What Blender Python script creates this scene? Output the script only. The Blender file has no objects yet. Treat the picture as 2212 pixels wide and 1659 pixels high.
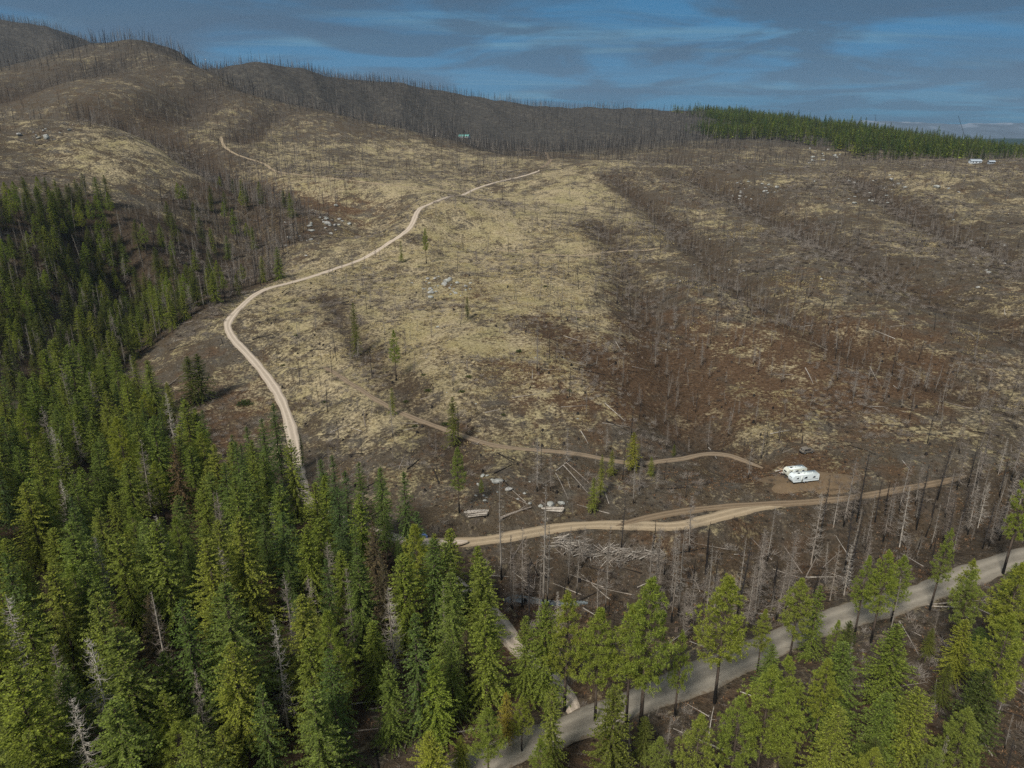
import bpy, math, random
import numpy as np
from mathutils import Vector

SC = bpy.context.scene
rnd = random.Random(7)
rng = np.random.default_rng(11)
R = math.radians

# ---------------------------------------------------------------- camera
CAMZ = 100.0
PITCH = 19.3
FW = 1495.0 / 2212.0            # focal length over picture width
cam_d = bpy.data.cameras.new('camera')
cam_d.sensor_width = 36.0
cam_d.lens = 36.0 * FW
cam_d.clip_start = 0.5
cam_d.clip_end = 60000
cam = bpy.data.objects.new('camera', cam_d)
SC.collection.objects.link(cam)
cam.location = (0, 0, CAMZ)
cam.rotation_euler = (R(90 - PITCH), 0, 0)
SC.camera = cam

# ---------------------------------------------------------------- light and sky
SUN_EL, SUN_AZ = R(45), R(212)     # azimuth clockwise from +Y
sun_d = bpy.data.lights.new('sun', 'SUN')
sun_d.energy = 4.2
sun_d.angle = R(14)
sun_d.color = (1.0, 0.96, 0.90)
sun = bpy.data.objects.new('sun', sun_d)
SC.collection.objects.link(sun)
sd = Vector((math.sin(SUN_AZ) * math.cos(SUN_EL), math.cos(SUN_AZ) * math.cos(SUN_EL), math.sin(SUN_EL)))
sun.rotation_euler = (-sd).to_track_quat('-Z', 'Y').to_euler()

world = bpy.data.worlds.new('World')
SC.world = world
world.use_nodes = True
SC.view_settings.view_transform = 'Standard'
SC.view_settings.look = 'None'
SC.view_settings.gamma = 1.0
SC.view_settings.use_curve_mapping = False
SC.view_settings.exposure = 0.12
SC.cycles.max_bounces = 5
SC.cycles.diffuse_bounces = 2
SC.cycles.transparent_max_bounces = 8
SC.cycles.volume_bounces = 0
SC.cycles.use_adaptive_sampling = True
SC.cycles.use_denoising = False


class NT:
    """small helper for building node trees"""
    def __init__(s, nt):
        s.nt = nt
    def n(s, typ, inp=None, **kw):
        nd = s.nt.nodes.new(typ)
        for k, v in kw.items():
            setattr(nd, k, v)
        for k, v in (inp or {}).items():
            if isinstance(v, tuple) and len(v) == 2 and hasattr(v[0], 'outputs'):
                s.nt.links.new(v[0].outputs[v[1]], nd.inputs[k])
            elif hasattr(v, 'outputs'):
                s.nt.links.new(v.outputs[0], nd.inputs[k])
            else:
                nd.inputs[k].default_value = v
        return nd
    def ramp(s, src, stops, interp='LINEAR'):
        nd = s.n('ShaderNodeValToRGB', {0: src})
        cr = nd.color_ramp
        cr.interpolation = interp
        while len(cr.elements) < len(stops):
            cr.elements.new(0.5)
        for e, (p, c) in zip(cr.elements, stops):
            e.position = p
            e.color = (c, c, c, 1) if isinstance(c, (int, float)) else (*c, 1)
        return nd
    def mix(s, f, a, b, mode='MIX'):
        nd = s.nt.nodes.new('ShaderNodeMix')
        nd.data_type = 'RGBA'
        nd.blend_type = mode
        for i, v in ((0, f), (6, a), (7, b)):
            if isinstance(v, tuple) and len(v) == 2 and hasattr(v[0], 'outputs'):
                s.nt.links.new(v[0].outputs[v[1]], nd.inputs[i])
            elif hasattr(v, 'outputs'):
                o = v.outputs[2] if v.bl_idname == 'ShaderNodeMix' else v.outputs[0]
                s.nt.links.new(o, nd.inputs[i])
            elif i == 0:
                nd.inputs[0].default_value = v
            else:
                nd.inputs[i].default_value = (*v, 1)
        return nd
    def math(s, op, a, b=0.0, c=0.0):
        return s.n('ShaderNodeMath', {0: a, 1: b, 2: c}, operation=op)


def build_sky():
    g = NT(world.node_tree)
    world.node_tree.nodes.clear()
    tc = g.n('ShaderNodeTexCoord')
    nish = g.n('ShaderNodeTexSky', sky_type='NISHITA', sun_disc=False, sun_elevation=SUN_EL,
               sun_rotation=SUN_AZ, altitude=1200, air_density=1.0, dust_density=0.6, ozone_density=2.5)
    sep = g.n('ShaderNodeSeparateXYZ', {0: tc})
    # the cloud deck is flat, so look it up where the view ray meets it: long streaks near the horizon
    zz = g.math('ADD', g.math('MAXIMUM', (sep, 2), 0.0), 0.085)
    cx = g.math('DIVIDE', (sep, 0), zz)
    cy = g.math('DIVIDE', (sep, 1), zz)
    dk = g.n('ShaderNodeCombineXYZ', {0: cx, 1: cy, 2: 0.0})
    n1 = g.n('ShaderNodeTexNoise', {'Vector': dk, 'Scale': 0.85, 'Detail': 8.0, 'Roughness': 0.55, 'Distortion': 0.6})
    n2 = g.n('ShaderNodeTexNoise', {'Vector': g.n('ShaderNodeMapping', {0: dk, 'Location': (11, 4, 0), 'Scale': (0.30, 1.3, 1)}),
                                    'Scale': 1.3, 'Detail': 8.0, 'Roughness': 0.6, 'Distortion': 1.0})
    n3 = g.n('ShaderNodeTexNoise', {'Vector': g.n('ShaderNodeMapping', {0: dk, 'Location': (3, 17, 0), 'Scale': (0.5, 1.4, 1)}),
                                    'Scale': 0.5, 'Detail': 6.0, 'Roughness': 0.55, 'Distortion': 0.4})
    blue = g.mix(1.0, (nish, 0), (0.215, 0.66, 1.10), 'MULTIPLY')
    blue = g.mix(0.80, blue, (0.16, 1.42, 2.62))
    dark = g.ramp(n1, [(0.44, 0.0), (0.55, 0.85)])
    wisp = g.ramp(n2, [(0.50, 0.0), (0.68, 0.75)])
    grey = g.ramp(n3, [(0.50, 0.0), (0.64, 0.7)])
    c = g.mix(wisp, blue, (1.35, 2.9, 3.9))
    c = g.mix(dark, c, (0.36, 0.92, 1.62))
    c = g.mix(grey, c, (0.40, 0.86, 1.50))
    # pale band low over the horizon
    band = g.ramp((sep, 2), [(0.0, 0.55), (0.05, 0.22), (0.12, 0.0)])
    c = g.mix(band, c, (0.42, 1.72, 2.70))
    # the cloud deck thickens and pales overhead
    up = g.ramp((sep, 2), [(0.18, 0.0), (0.75, 0.85)])
    c = g.mix(up, c, (3.3, 3.5, 3.75))
    bg = g.n('ShaderNodeBackground', {0: (c, 2), 1: 0.1})
    g.n('ShaderNodeOutputWorld', {0: bg})
build_sky()


# ---------------------------------------------------------------- helpers
def link(o):
    SC.collection.objects.link(o)
    return o


def tag(o, label=None, cat=None, group=None, kind=None):
    if label: o['label'] = label
    if cat: o['category'] = cat
    if group: o['group'] = group
    if kind: o['kind'] = kind
    return o


def mesh_from(name, V, F, mats, smooth=False, midx=None):
    """V (n,3) array; F list of index arrays (k,3) or (k,4)"""
    me = bpy.data.meshes.new(name)
    V = np.asarray(V, dtype=np.float32).reshape(-1, 3)
    if not isinstance(F, list):
        F = [F]
    F = [np.asarray(f, dtype=np.int32) for f in F if len(f)]
    loops = np.concatenate([f.ravel() for f in F])
    sizes = np.concatenate([np.full(len(f), f.shape[1], dtype=np.int32) for f in F])
    me.vertices.add(len(V)); me.vertices.foreach_set('co', V.ravel())
    me.loops.add(len(loops)); me.loops.foreach_set('vertex_index', loops)
    me.polygons.add(len(sizes))
    st = np.zeros(len(sizes), dtype=np.int32); st[1:] = np.cumsum(sizes)[:-1]
    me.polygons.foreach_set('loop_start', st)
    if midx is not None:
        me.polygons.foreach_set('material_index', np.asarray(midx, dtype=np.int32))
    if smooth:
        me.polygons.foreach_set('use_smooth', np.ones(len(sizes), dtype=bool))
    me.update(calc_edges=True)
    me.validate()
    for m in (mats if isinstance(mats, (list, tuple)) else [mats]):
        me.materials.append(m)
    return me


class MB:
    """gathers arrays of vertices and faces, then makes one mesh"""
    def __init__(s):
        s.V = []; s.F3 = []; s.F4 = []; s.m3 = []; s.m4 = []; s.nv = 0
    def add(s, V, F, mi=0):
        V = np.asarray(V, float).reshape(-1, 3); F = np.asarray(F, int)
        s.V.append(V)
        if F.shape[1] == 3:
            s.F3.append(F + s.nv); s.m3.append(np.full(len(F), mi))
        else:
            s.F4.append(F + s.nv); s.m4.append(np.full(len(F), mi))
        s.nv += len(V)
    def leaves(s, A, B, S, mi=0, q=0.5):
        """rhombus from A to B with half width vector S"""
        A = np.asarray(A); B = np.asarray(B); S = np.asarray(S)
        M = A * (1 - q) + B * q
        V = np.stack([A, M + S, B, M - S], 1).reshape(-1, 3)
        s.add(V, np.arange(len(V)).reshape(-1, 4), mi)
    def tubes(s, A, B, ra, rb, n=3, mi=0):
        """many straight tapered tubes at once"""
        A = np.atleast_2d(np.asarray(A, float)); B = np.atleast_2d(np.asarray(B, float)); k = len(A)
        ra = np.broadcast_to(np.asarray(ra, float), (k,)); rb = np.broadcast_to(np.asarray(rb, float), (k,))
        D = B - A; D /= np.linalg.norm(D, axis=1, keepdims=True) + 1e-9
        up = np.where(np.abs(D[:, 2:3]) > 0.9, np.array([[1.0, 0, 0]]), np.array([[0, 0, 1.0]]))
        X = np.cross(D, up); X /= np.linalg.norm(X, axis=1, keepdims=True); Y = np.cross(D, X)
        a = np.arange(n) * 2 * np.pi / n
        ring = X[:, None] * np.cos(a)[None, :, None] + Y[:, None] * np.sin(a)[None, :, None]
        V = np.concatenate([A[:, None] + ring * ra[:, None, None], B[:, None] + ring * rb[:, None, None]], 1)
        i = np.arange(n); j = (i + 1) % n
        q = np.stack([j, i, i + n, j + n], 1)
        F = (q[None] + (np.arange(k) * 2 * n)[:, None, None]).reshape(-1, 4)
        s.add(V.reshape(-1, 3), F, mi)
    def path(s, P, rad, n=7, mi=0, cap=True):
        """one tapering tube along points P, with wobble in P given by caller"""
        P = np.asarray(P, float); m = len(P)
        D = np.gradient(P, axis=0); D /= np.linalg.norm(D, axis=1, keepdims=True) + 1e-9
        ref = np.array([0, 1.0, 0]) if abs(D[0, 1]) < 0.8 else np.array([1.0, 0, 0])
        X = np.cross(D, ref); X /= np.linalg.norm(X, axis=1, keepdims=True); Y = np.cross(D, X)
        a = np.arange(n) * 2 * np.pi / n
        V = P[:, None] + (X[:, None] * np.cos(a)[None, :, None] + Y[:, None] * np.sin(a)[None, :, None]) * np.asarray(rad)[:, None, None]
        F = []
        for k in range(m - 1):
            for i in range(n):
                j = (i + 1) % n
                F.append((k * n + j, k * n + i, (k + 1) * n + i, (k + 1) * n + j))
        s.add(V.reshape(-1, 3), F, mi)
        if cap:
            for base, rev in ((0, 0), ((m - 1) * n, 1)):
                Vc = np.concatenate([V.reshape(-1, 3)[base:base + n], P[[0 if base == 0 else -1]]])
                f = [(i, (i + 1) % n, n) if not rev else ((i + 1) % n, i, n) for i in range(n)]
                s.add(Vc, np.array(f)[:, ::-1], mi)
    def box(s, c, d, mi=0, rot=0.0, taper=1.0):
        x, y, z = d[0] / 2, d[1] / 2, d[2] / 2
        V = np.array([(-x, -y, -z), (x, -y, -z), (x, y, -z), (-x, y, -z),
                      (-x * taper, -y * taper, z), (x * taper, -y * taper, z), (x * taper, y * taper, z), (-x * taper, y * taper, z)])
        if rot:
            cr, sr = math.cos(rot), math.sin(rot)
            V = V @ np.array([[cr, sr, 0], [-sr, cr, 0], [0, 0, 1]])
        s.add(V + np.array(c), [(0, 3, 2, 1), (4, 5, 6, 7), (0, 1, 5, 4), (1, 2, 6, 5), (2, 3, 7, 6), (3, 0, 4, 7)], mi)
    def mesh(s, name, mats, smooth=False):
        V = np.concatenate(s.V)
        F = []; mi = []
        if s.F3: F.append(np.concatenate(s.F3)); mi.append(np.concatenate(s.m3))
        if s.F4: F.append(np.concatenate(s.F4)); mi.append(np.concatenate(s.m4))
        return mesh_from(name, V, F, mats, smooth, np.concatenate(mi))
    def obj(s, name, mats, parent=None, smooth=False):
        o = bpy.data.objects.new(name, s.mesh(name, mats, smooth))
        link(o)
        if parent is not None: o.parent = parent
        return o


def empty(name, loc, rz=0.0):
    o = link(bpy.data.objects.new(name, None))
    o.location = loc; o.rotation_euler = (0, 0, rz); o.empty_display_size = 0.5
    return o


# ---------------------------------------------------------------- terrain
# sight lines: a place in the picture (2212 x 1659 grid) and a forward distance give a point of the land
def sight(u, v):
    P = R(PITCH)
    a = (np.asarray(u, float) - 1106) / 1495; b = (829.5 - np.asarray(v, float)) / 1495
    f = math.cos(P) + b * math.sin(P)
    return a / f, (-math.sin(P) + b * math.cos(P)) / f     # x and z gained per metre forward


def project(x, y, z):
    P = R(PITCH); x = np.asarray(x, float); dz = np.asarray(z, float) - CAMZ
    f = y * math.cos(P) - dz * math.sin(P); up = y * math.sin(P) + dz * math.cos(P)
    f = np.maximum(f, 1e-3)
    return 1106 + 1495 * x / f, 829.5 - 1495 * up / f


UVY = [  # main hill, crest to foot
 (1200,365,800),(1150,400,720),(1250,400,700),(1150,500,525),(1150,600,400),(1150,700,318),(1150,830,253),(1150,950,214),(1100,1140,163),
 (1000,430,640),(1000,520,500),(950,620,385),(900,720,312),(850,830,258),(850,950,217),(900,1060,183),
 (1300,500,520),(1300,620,388),(1300,760,285),(1320,900,230),(1350,1050,188),(1450,1140,165),
 (490,705,342),(545,640,388),(625,607,418),(740,580,450),(840,530,480),(890,475,515),(930,435,570),(975,420,625),
 (560,790,300),(620,900,252),(640,1000,212),(650,1060,193),(700,700,330),(750,830,268),(720,960,222),
 (430,650,372),(350,715,350),(400,780,306),(420,860,272),(470,940,238),(300,800,310),
 # dip and slope west of the crest
 (900,400,690),(800,400,680),(700,470,560),(640,505,510),(850,335,930),(700,385,700),(600,400,690),(650,445,600),(560,370,760),(700,330,880),(480,300,850),(1000,345,920),(1100,340,930),
 # gully
 (480,430,640),(550,490,545),
 # spur at left
 (0,262,600),(120,258,640),(230,275,650),(330,315,640),(450,385,600),(560,440,560),(0,350,500),(100,350,520),(100,470,420),(0,560,352),(300,450,480),(300,520,440),(150,600,375),
 # spurs behind it
 (0,208,900),(100,185,940),(180,172,980),(207,235,850),(310,203,950),(467,160,1100),(400,118,1300),(280,122,1400),(517,193,1080),(633,230,1080),(733,248,1100),(880,283,1120),(1003,307,1150),(1100,322,1100),
 (433,277,900),(400,225,1000),(560,300,900),(650,280,980),(350,260,880),
 # far ridge
 (-60,40,2000),(0,48,2000),(150,82,2000),(0,190,1450),(100,130,1750),(550,150,1400),(700,180,1500),(900,211,1650),(1100,235,1850),(1300,240,2050),(1500,250,2150),
 (800,232,1480),(1000,268,1600),(1200,292,1500),(1400,272,1750),(1400,312,1300),(1250,338,1000),(1500,340,1000),(600,195,1350),
 # conifer ridge
 (1520,264,1750),(1700,288,1500),(1900,298,1400),(2050,324,1300),(2212,350,1150),(1550,318,1100),(1700,314,1100),(1790,332,1050),(2000,345,1000),
 # right hillside
 (1250,354,800),(1400,356,800),(1600,353,790),(1900,351,770),(2212,347,760),(2300,345,760),
 (1400,450,630),(1600,450,620),(1850,430,620),(2212,420,600),(2212,500,490),(1600,600,400),(1400,600,410),(1850,560,420),(2000,620,370),(2212,700,305),
 (1600,800,275),(1450,760,295),(1850,780,278),(2212,850,250),(1500,950,222),(1700,970,208),(1950,940,214),(2212,960,206),(1700,1030,190),(1850,1030,190),
 # flat and creek
 (1608,1091,176),(1742,1083,177),(1875,1076,180),(2022,1041,186),(2212,1050,184),
 (1250,1290,143.5),(1080,1290,143),(1450,1270,147),(1700,1225,156),(2000,1150,168),
 (1104,1633,92),(1304,1541,101),(1474,1474,109),(1605,1419,116),(1828,1329,130),(1975,1284,137),(2108,1238,146.5),(2212,1207,154),
 (1040,1330,135),(1154,1423,116),(1000,1165,158),(905,1165,160),(800,1145,165),(1600,1600,96),(2000,1550,99),(2150,1400,117),(2212,1600,95),(1300,1659,90),
 (1000,1500,107),(900,1600,94),
]
XYZ = [  # places no sight line reaches
 (-60,90,6),(-130,120,12),(-60,140,2),(-130,160,6),(-170,220,8),(-240,260,22),(-60,50,10),(0,40,5),(0,-60,15),(-150,-40,25),(150,-40,5),(120,60,2),(100,100,0),
 (-220,100,28),(220,120,6),(300,250,25),(-360,300,60),(-470,380,85),
 (-110,560,28),(-190,470,14),(-230,400,6),(-200,330,1),(-160,270,-2),
 (-420,800,100),(-520,790,112),(-300,740,72),(-700,600,150),(-900,900,210),
 (-640,1500,215),(-300,1250,118),(-500,1300,175),(0,1250,80),(250,900,68),(450,950,68),(700,950,66),(700,700,70),(900,900,80),
 (-2200,3000,250),(-1000,3000,150),(0,3000,90),(900,2700,80),(1600,2200,50),(2600,3000,60),(-3000,6000,150),(0,6000,60),(3000,5000,85),(6000,6000,60),
 (-6000,9500,100),(0,9500,40),(7000,9500,60),(-2500,1800,330),(1800,1300,60),(1200,500,60),(-900,200,90),(900,100,40),(600,-100,20),(-600,-100,60),
]
_u, _v, _y = np.array(UVY, float).T
_a, _s = sight(_u, _v)
CP = np.vstack([np.stack([_a * _y, _y, CAMZ + _s * _y], 1), np.array(XYZ, float)])
OFF = 240.0


def warp(x, y):
    r = np.maximum(np.asarray(y, float) + OFF, 20.0)
    return np.asarray(x, float) / r * 1.25, np.log(r) * 1.0


def fit_tps(pts):
    cu, cv = warp(pts[:, 0], pts[:, 1]); n = len(pts)
    d2 = (cu[:, None] - cu) ** 2 + (cv[:, None] - cv) ** 2
    K = 0.5 * d2 * np.log(d2 + 1e-12) + np.eye(n) * 2e-5
    Pm = np.stack([np.ones(n), cu, cv], 1)
    A = np.block([[K, Pm], [Pm.T, np.zeros((3, 3))]])
    w = np.linalg.solve(A, np.concatenate([pts[:, 2], np.zeros(3)]))
    return cu, cv, w


_cu, _cv, _w = fit_tps(CP)


def base_z(x, y):
    a, b = warp(x, y); sh = a.shape; a = a.ravel(); b = b.ravel(); out = np.zeros(len(a))
    for s0 in range(0, len(a), 20000):
        A = a[s0:s0 + 20000, None]; B = b[s0:s0 + 20000, None]
        d2 = (A - _cu) ** 2 + (B - _cv) ** 2
        out[s0:s0 + 20000] = (0.5 * d2 * np.log(d2 + 1e-12)) @ _w[:-3] + _w[-3] + _w[-2] * A[:, 0] + _w[-1] * B[:, 0]
    return out.reshape(sh)


_perm = np.random.default_rng(5).random((256, 256)).astype(np.float32)


def vnoise(x, y, s, seed=0):
    X = x / s + seed * 17.31; Y = y / s + seed * 41.7
    i = np.floor(X).astype(int); j = np.floor(Y).astype(int)
    fx = X - i; fy = Y - j; fx = fx * fx * (3 - 2 * fx); fy = fy * fy * (3 - 2 * fy)
    g = lambda a, b: _perm[a & 255, b & 255]
    return (g(i, j) * (1 - fx) + g(i + 1, j) * fx) * (1 - fy) + (g(i, j + 1) * (1 - fx) + g(i + 1, j + 1) * fx) * fy - 0.5


def fbm(x, y, s, o=4, seed=0):
    t = 0; a = 1.0; n = 0
    for k in range(o):
        t = t + a * vnoise(x, y, s / 2 ** k, seed + k * 3); n += a; a *= 0.5
    return t / n * 2


NR, NC = 620, 560
RR = np.exp(np.linspace(math.log(100), math.log(10200), NR))
TT = np.linspace(-1.02, 1.02, NC)
GX = TT[None, :] * RR[:, None]
GY = np.repeat(RR[:, None] - OFF, NC, 1)
GZ = base_z(GX, GY)
_amp = np.clip((GY - 120) / 900, 0, 1)
GZ += fbm(GX, GY, 60, 4, 1) * (0.8 + 2.4 * np.clip((GY - 150) / 300, 0, 1))
GZ += fbm(GX, GY, 24, 3, 19) * 1.3 * np.clip((GY - 200) / 200, 0, 1)
GZ += fbm(GX, GY, 260, 4, 9) * 12 * np.clip((GY - 850) / 600, 0, 1)
# spurs and gullies running down the far slopes
_rg = 1 - np.abs(fbm(GX + GY * 0.35, GY * 0.45, 190, 3, 22)) * 2.2
GZ += _rg * 16 * np.clip((GY - 1000) / 500, 0, 1) - 8 * np.clip((GY - 1000) / 500, 0, 1)


def cell(x, y):
    r = np.maximum(np.asarray(y, float) + OFF, 101.0)
    fr = (np.log(r) - math.log(100)) / (math.log(10200) - math.log(100)) * (NR - 1)
    fc = (np.asarray(x, float) / r + 1.02) / 2.04 * (NC - 1)
    fr = np.clip(fr, 0, NR - 1.001); fc = np.clip(fc, 0, NC - 1.001)
    return fr, fc


def samp(G, x, y):
    fr, fc = cell(x, y); i = fr.astype(int); j = fc.astype(int); a = fr - i; b = fc - j
    return (G[i, j] * (1 - b) + G[i, j + 1] * b) * (1 - a) + (G[i + 1, j] * (1 - b) + G[i + 1, j + 1] * b) * a


def hz(x, y):
    return samp(GZ, x, y)


_Ys = np.concatenate([np.arange(45, 400, 0.5), np.arange(400, 1000, 1.5), np.arange(1000, 3000, 6)])


def hit(u, v):
    """where the sight line through a place in the picture meets the land"""
    a, s = sight(u, v)
    z = hz(a * _Ys, _Ys); d = CAMZ + s * _Ys - z
    k = np.argmax(d < 0)
    if d[k] >= 0:
        k = int(np.argmin(d))
        return np.array([a * _Ys[k], _Ys[k], z[k]])
    k = max(k, 1); t = d[k - 1] / (d[k - 1] - d[k] + 1e-9)
    y = _Ys[k - 1] + t * (_Ys[k] - _Ys[k - 1])
    return np.array([a * y, y, float(hz(a * y, y))])


def smooth_line(pts, step=2.0, iters=3):
    P = np.array(pts, float)
    for _ in range(iters):   # chaikin
        Q = np.empty((2 * len(P), P.shape[1]))
        Q[0] = P[0]; Q[-1] = P[-1]
        Q[1:-1:2] = P[:-1] * 0.75 + P[1:] * 0.25
        Q[2:-1:2] = P[:-1] * 0.25 + P[1:] * 0.75
        P = Q
    d = np.concatenate([[0], np.cumsum(np.linalg.norm(np.diff(P[:, :2], axis=0), axis=1))])
    t = np.linspace(0, d[-1], max(4, int(d[-1] / step)))
    return np.stack([np.interp(t, d, P[:, k]) for k in range(P.shape[1])], 1)


def line_uv(uv, step=2.0):
    return smooth_line([hit(u, v)[:2] for u, v in uv], step)


def near_line(L, rad, val=None):
    """distance from every grid point to a line, worked out only near it"""
    D = np.full(GX.shape, 1e9); K = np.zeros(GX.shape, int)
    fr, fc = cell(L[:, 0], L[:, 1])
    for k in range(0, len(L)):
        r = L[k, 1] + OFF; dr = r * 0.0075; dc = r * 2.04 / NC
        i0 = max(0, int(fr[k] - rad / dr - 2)); i1 = min(NR, int(fr[k] + rad / dr + 3))
        j0 = max(0, int(fc[k] - rad / dc - 2)); j1 = min(NC, int(fc[k] + rad / dc + 3))
        d = np.hypot(GX[i0:i1, j0:j1] - L[k, 0], GY[i0:i1, j0:j1] - L[k, 1])
        sub = D[i0:i1, j0:j1]; m = d < sub; sub[m] = d[m]; K[i0:i1, j0:j1][m] = k
    return D, K


# gullies cut into the slopes
GULLIES = [
 ([(1480,372),(1560,400),(1680,455),(1800,520),(1900,575),(2010,620),(2120,668),(2260,720)], 7.0, 16),
 ([(1330,380),(1420,450),(1520,540),(1640,640),(1780,720),(1920,780),(2100,840)], 4.5, 13),
 ([(1300,480),(1350,580),(1400,690),(1440,800),(1480,900),(1560,990)], 5.0, 14),
 ([(1850,380),(1950,440),(2060,500),(2230,560)], 5.5, 16),
 ([(700,640),(760,720),(840,800),(940,900),(1010,1010)], 1.8, 8),
 ([(1180,700),(1300,790),(1400,870)], 2.0, 9),
 ([(200,235),(260,255),(350,280),(430,330),(510,395),(590,455),(640,490)], 8, 24),
 ([(0,196),(90,165),(170,150),(240,130)], 14, 40),
 ([(455,165),(440,200),(380,240),(300,262)], 9, 30),
 ([(520,185),(620,215),(720,240),(850,275),(960,296),(1060,318),(1180,335),(1300,342),(1450,346)], 8, 34),
 ([(600,240),(560,270),(520,300)], 5, 20),
 ([(1060,1285),(1130,1292),(1250,1296),(1400,1285),(1550,1255),(1700,1225),(1850,1190),(2000,1150),(2200,1115)], 2.2, 6),
]
GMASK = np.zeros(GX.shape)
for uv, dep, wid in GULLIES:
    L = line_uv(uv, 4.0)
    D, _k = near_line(L, wid * 2.5)
    f = np.exp(-(D / wid) ** 2)
    GZ -= dep * f
    GMASK = np.maximum(GMASK, np.exp(-(D / (wid * 1.2)) ** 2))

ROADS = {}
def road_def(key, uv, w):
    L = line_uv(uv, 1.6)
    z = hz(L[:, 0], L[:, 1])
    k = 25
    zp = np.pad(z, (k, k), 'edge'); z = np.convolve(zp, np.ones(2 * k + 1) / (2 * k + 1), 'valid')
    D, K = near_line(L, w * 0.5 + 7)
    f = np.clip(1 - (D - w * 0.5 - 1.5) / 4.5, 0, 1); f = f * f * (3 - 2 * f)
    f[D > 1e8] = 0
    GZ[:] = GZ * (1 - f) + (z[K] - 0.18) * f
    ROADS[key] = (L, z, w)
    return D
D_main = road_def('main', [(700,1800),(900,1722),(1030,1663),(1104,1633),(1170,1600),(1304,1541),(1474,1474),(1605,1419),(1720,1372),(1828,1329),(1975,1284),(2108,1238),(2192,1213),(2300,1190),(2420,1165)], 7.4)
D_hill = road_def('hill', [(1010,1161),(960,1168),(905,1167),(800,1148),(710,1112),(664,1085),(650,1055),(645,1010),(636,960),(622,900),(600,845),(570,805),(535,765),(505,735),(491,710),(492,690),(510,665),(545,640),(580,623),(625,607),(680,597),(740,580),(795,556),(840,530),(870,503),(890,475),(905,455),(930,435),(975,420),(1010,413),(1080,392),(1140,378),(1165,366)], 4.8)
D_spur = road_def('spur', [(1250,1560),(1237,1512),(1204,1469),(1154,1423),(1104,1393),(1080,1360),(1037,1323),(1005,1295),(970,1250),(935,1210),(905,1175)], 4.6)
D_dirt = road_def('dirt', [(900,1168),(985,1165),(1070,1150),(1137,1143),(1237,1139),(1370,1139),(1460,1137),(1530,1120),(1640,1090),(1700,1086)], 5.2)
D_east = road_def('east', [(1330,1138),(1400,1118),(1475,1100),(1608,1091),(1742,1083),(1875,1076),(1942,1063),(2022,1041),(2090,1020)], 3.6)
D_track = road_def('track', [(700,790),(737,816),(787,846),(837,873),(887,900),(937,923),(1004,945),(1070,960),(1137,966),(1237,973),(1304,986),(1370,995),(1454,996),(1550,992),(1650,1003)], 3.2)
D_west = road_def('west', [(984,417),(904,405),(820,398),(737,387),(700,382),(620,377),(590,370),(573,352),(533,343),(497,328),(480,310),(477,293)], 4.0)
D_top = road_def('top', [(1165,366),(1185,354),(1191,342),(1182,331),(1160,323),(1120,318)], 4.5)
D_upper = road_def('upper', [(1070,538),(1140,548),(1200,553),(1260,550),(1330,547),(1400,540),(1425,530)], 2.6)

# small-scale relief after the roads are levelled
_roadd = np.minimum.reduce([D_main, D_hill, D_spur, D_dirt, D_east, D_west, D_top])
_off = np.clip((_roadd - 5) / 5, 0, 1)
GZ += fbm(GX, GY, 11, 3, 31) * 0.45 * _off

# ---------------------------------------------------------------- land cover
GU, GVV = project(GX, GY, GZ)
_front = (GY > 35)


def inside(u, v, poly):
    u = np.asarray(u, float); v = np.asarray(v, float); c = np.zeros(u.shape, bool); n = len(poly)
    for i in range(n):
        x1, y1 = poly[i]; x2, y2 = poly[(i + 1) % n]
        m = ((y1 > v) != (y2 > v)) & (u < (x2 - x1) * (v - y1) / (y2 - y1 + 1e-9) + x1)
        c ^= m
    return c


def blob(u, v, cu, cv, ru, rv):
    return np.exp(-(((u - cu) / ru) ** 2 + ((v - cv) / rv) ** 2))


def cover_grass(u, v, y):
    g = np.full(u.shape, 0.10)
    for cu, cv, ru, rv, w in [
        (950,660,330,150,.75),(1130,430,190,90,1.0),(780,760,190,170,.65),(1080,560,260,110,.8),(950,900,260,90,.6),(1250,520,110,120,.45),
        (830,370,200,60,.65),(620,370,110,60,.45),(330,340,260,60,.65),(560,610,120,70,.5),(430,260,250,70,.4),(800,330,220,45,.5),
        (2000,380,330,45,.5),(1350,370,120,50,.5),(1500,490,150,45,.42),(1950,530,130,30,.42),(1700,620,150,35,.42),(2100,450,200,30,.4),(2150,720,120,110,.45),(1650,960,150,40,.3),
        (2150,870,180,70,.28),(1430,700,100,90,.3),(1700,330,150,25,.35),(1100,700,200,80,.3),(1500,1390,150,40,.5),(1000,1010,120,50,.3),(1700,860,200,80,.15)]:
        g = g + w * blob(u, v, cu, cv, ru, rv)
    return np.clip(g, 0, 0.9)


def cover_red(u, v):
    r = np.full(u.shape, 0.18)
    for cu, cv, ru, rv, w in [
        (720,450,120,50,.6),(1600,800,350,140,.8),(1900,800,250,90,.6),(1180,760,180,70,.6),(1300,840,150,60,.7),(480,900,120,90,.6),
        (1120,1340,120,70,.9),(1000,1500,300,150,.5),(1720,1020,130,30,1.0),(600,400,120,30,.4),(1880,1560,300,160,.4),(1000,640,80,30,.5),(1500,1180,300,60,.3)]:
        r = r + w * blob(u, v, cu, cv, ru, rv)
    return np.clip(r, 0, 1)


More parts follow.
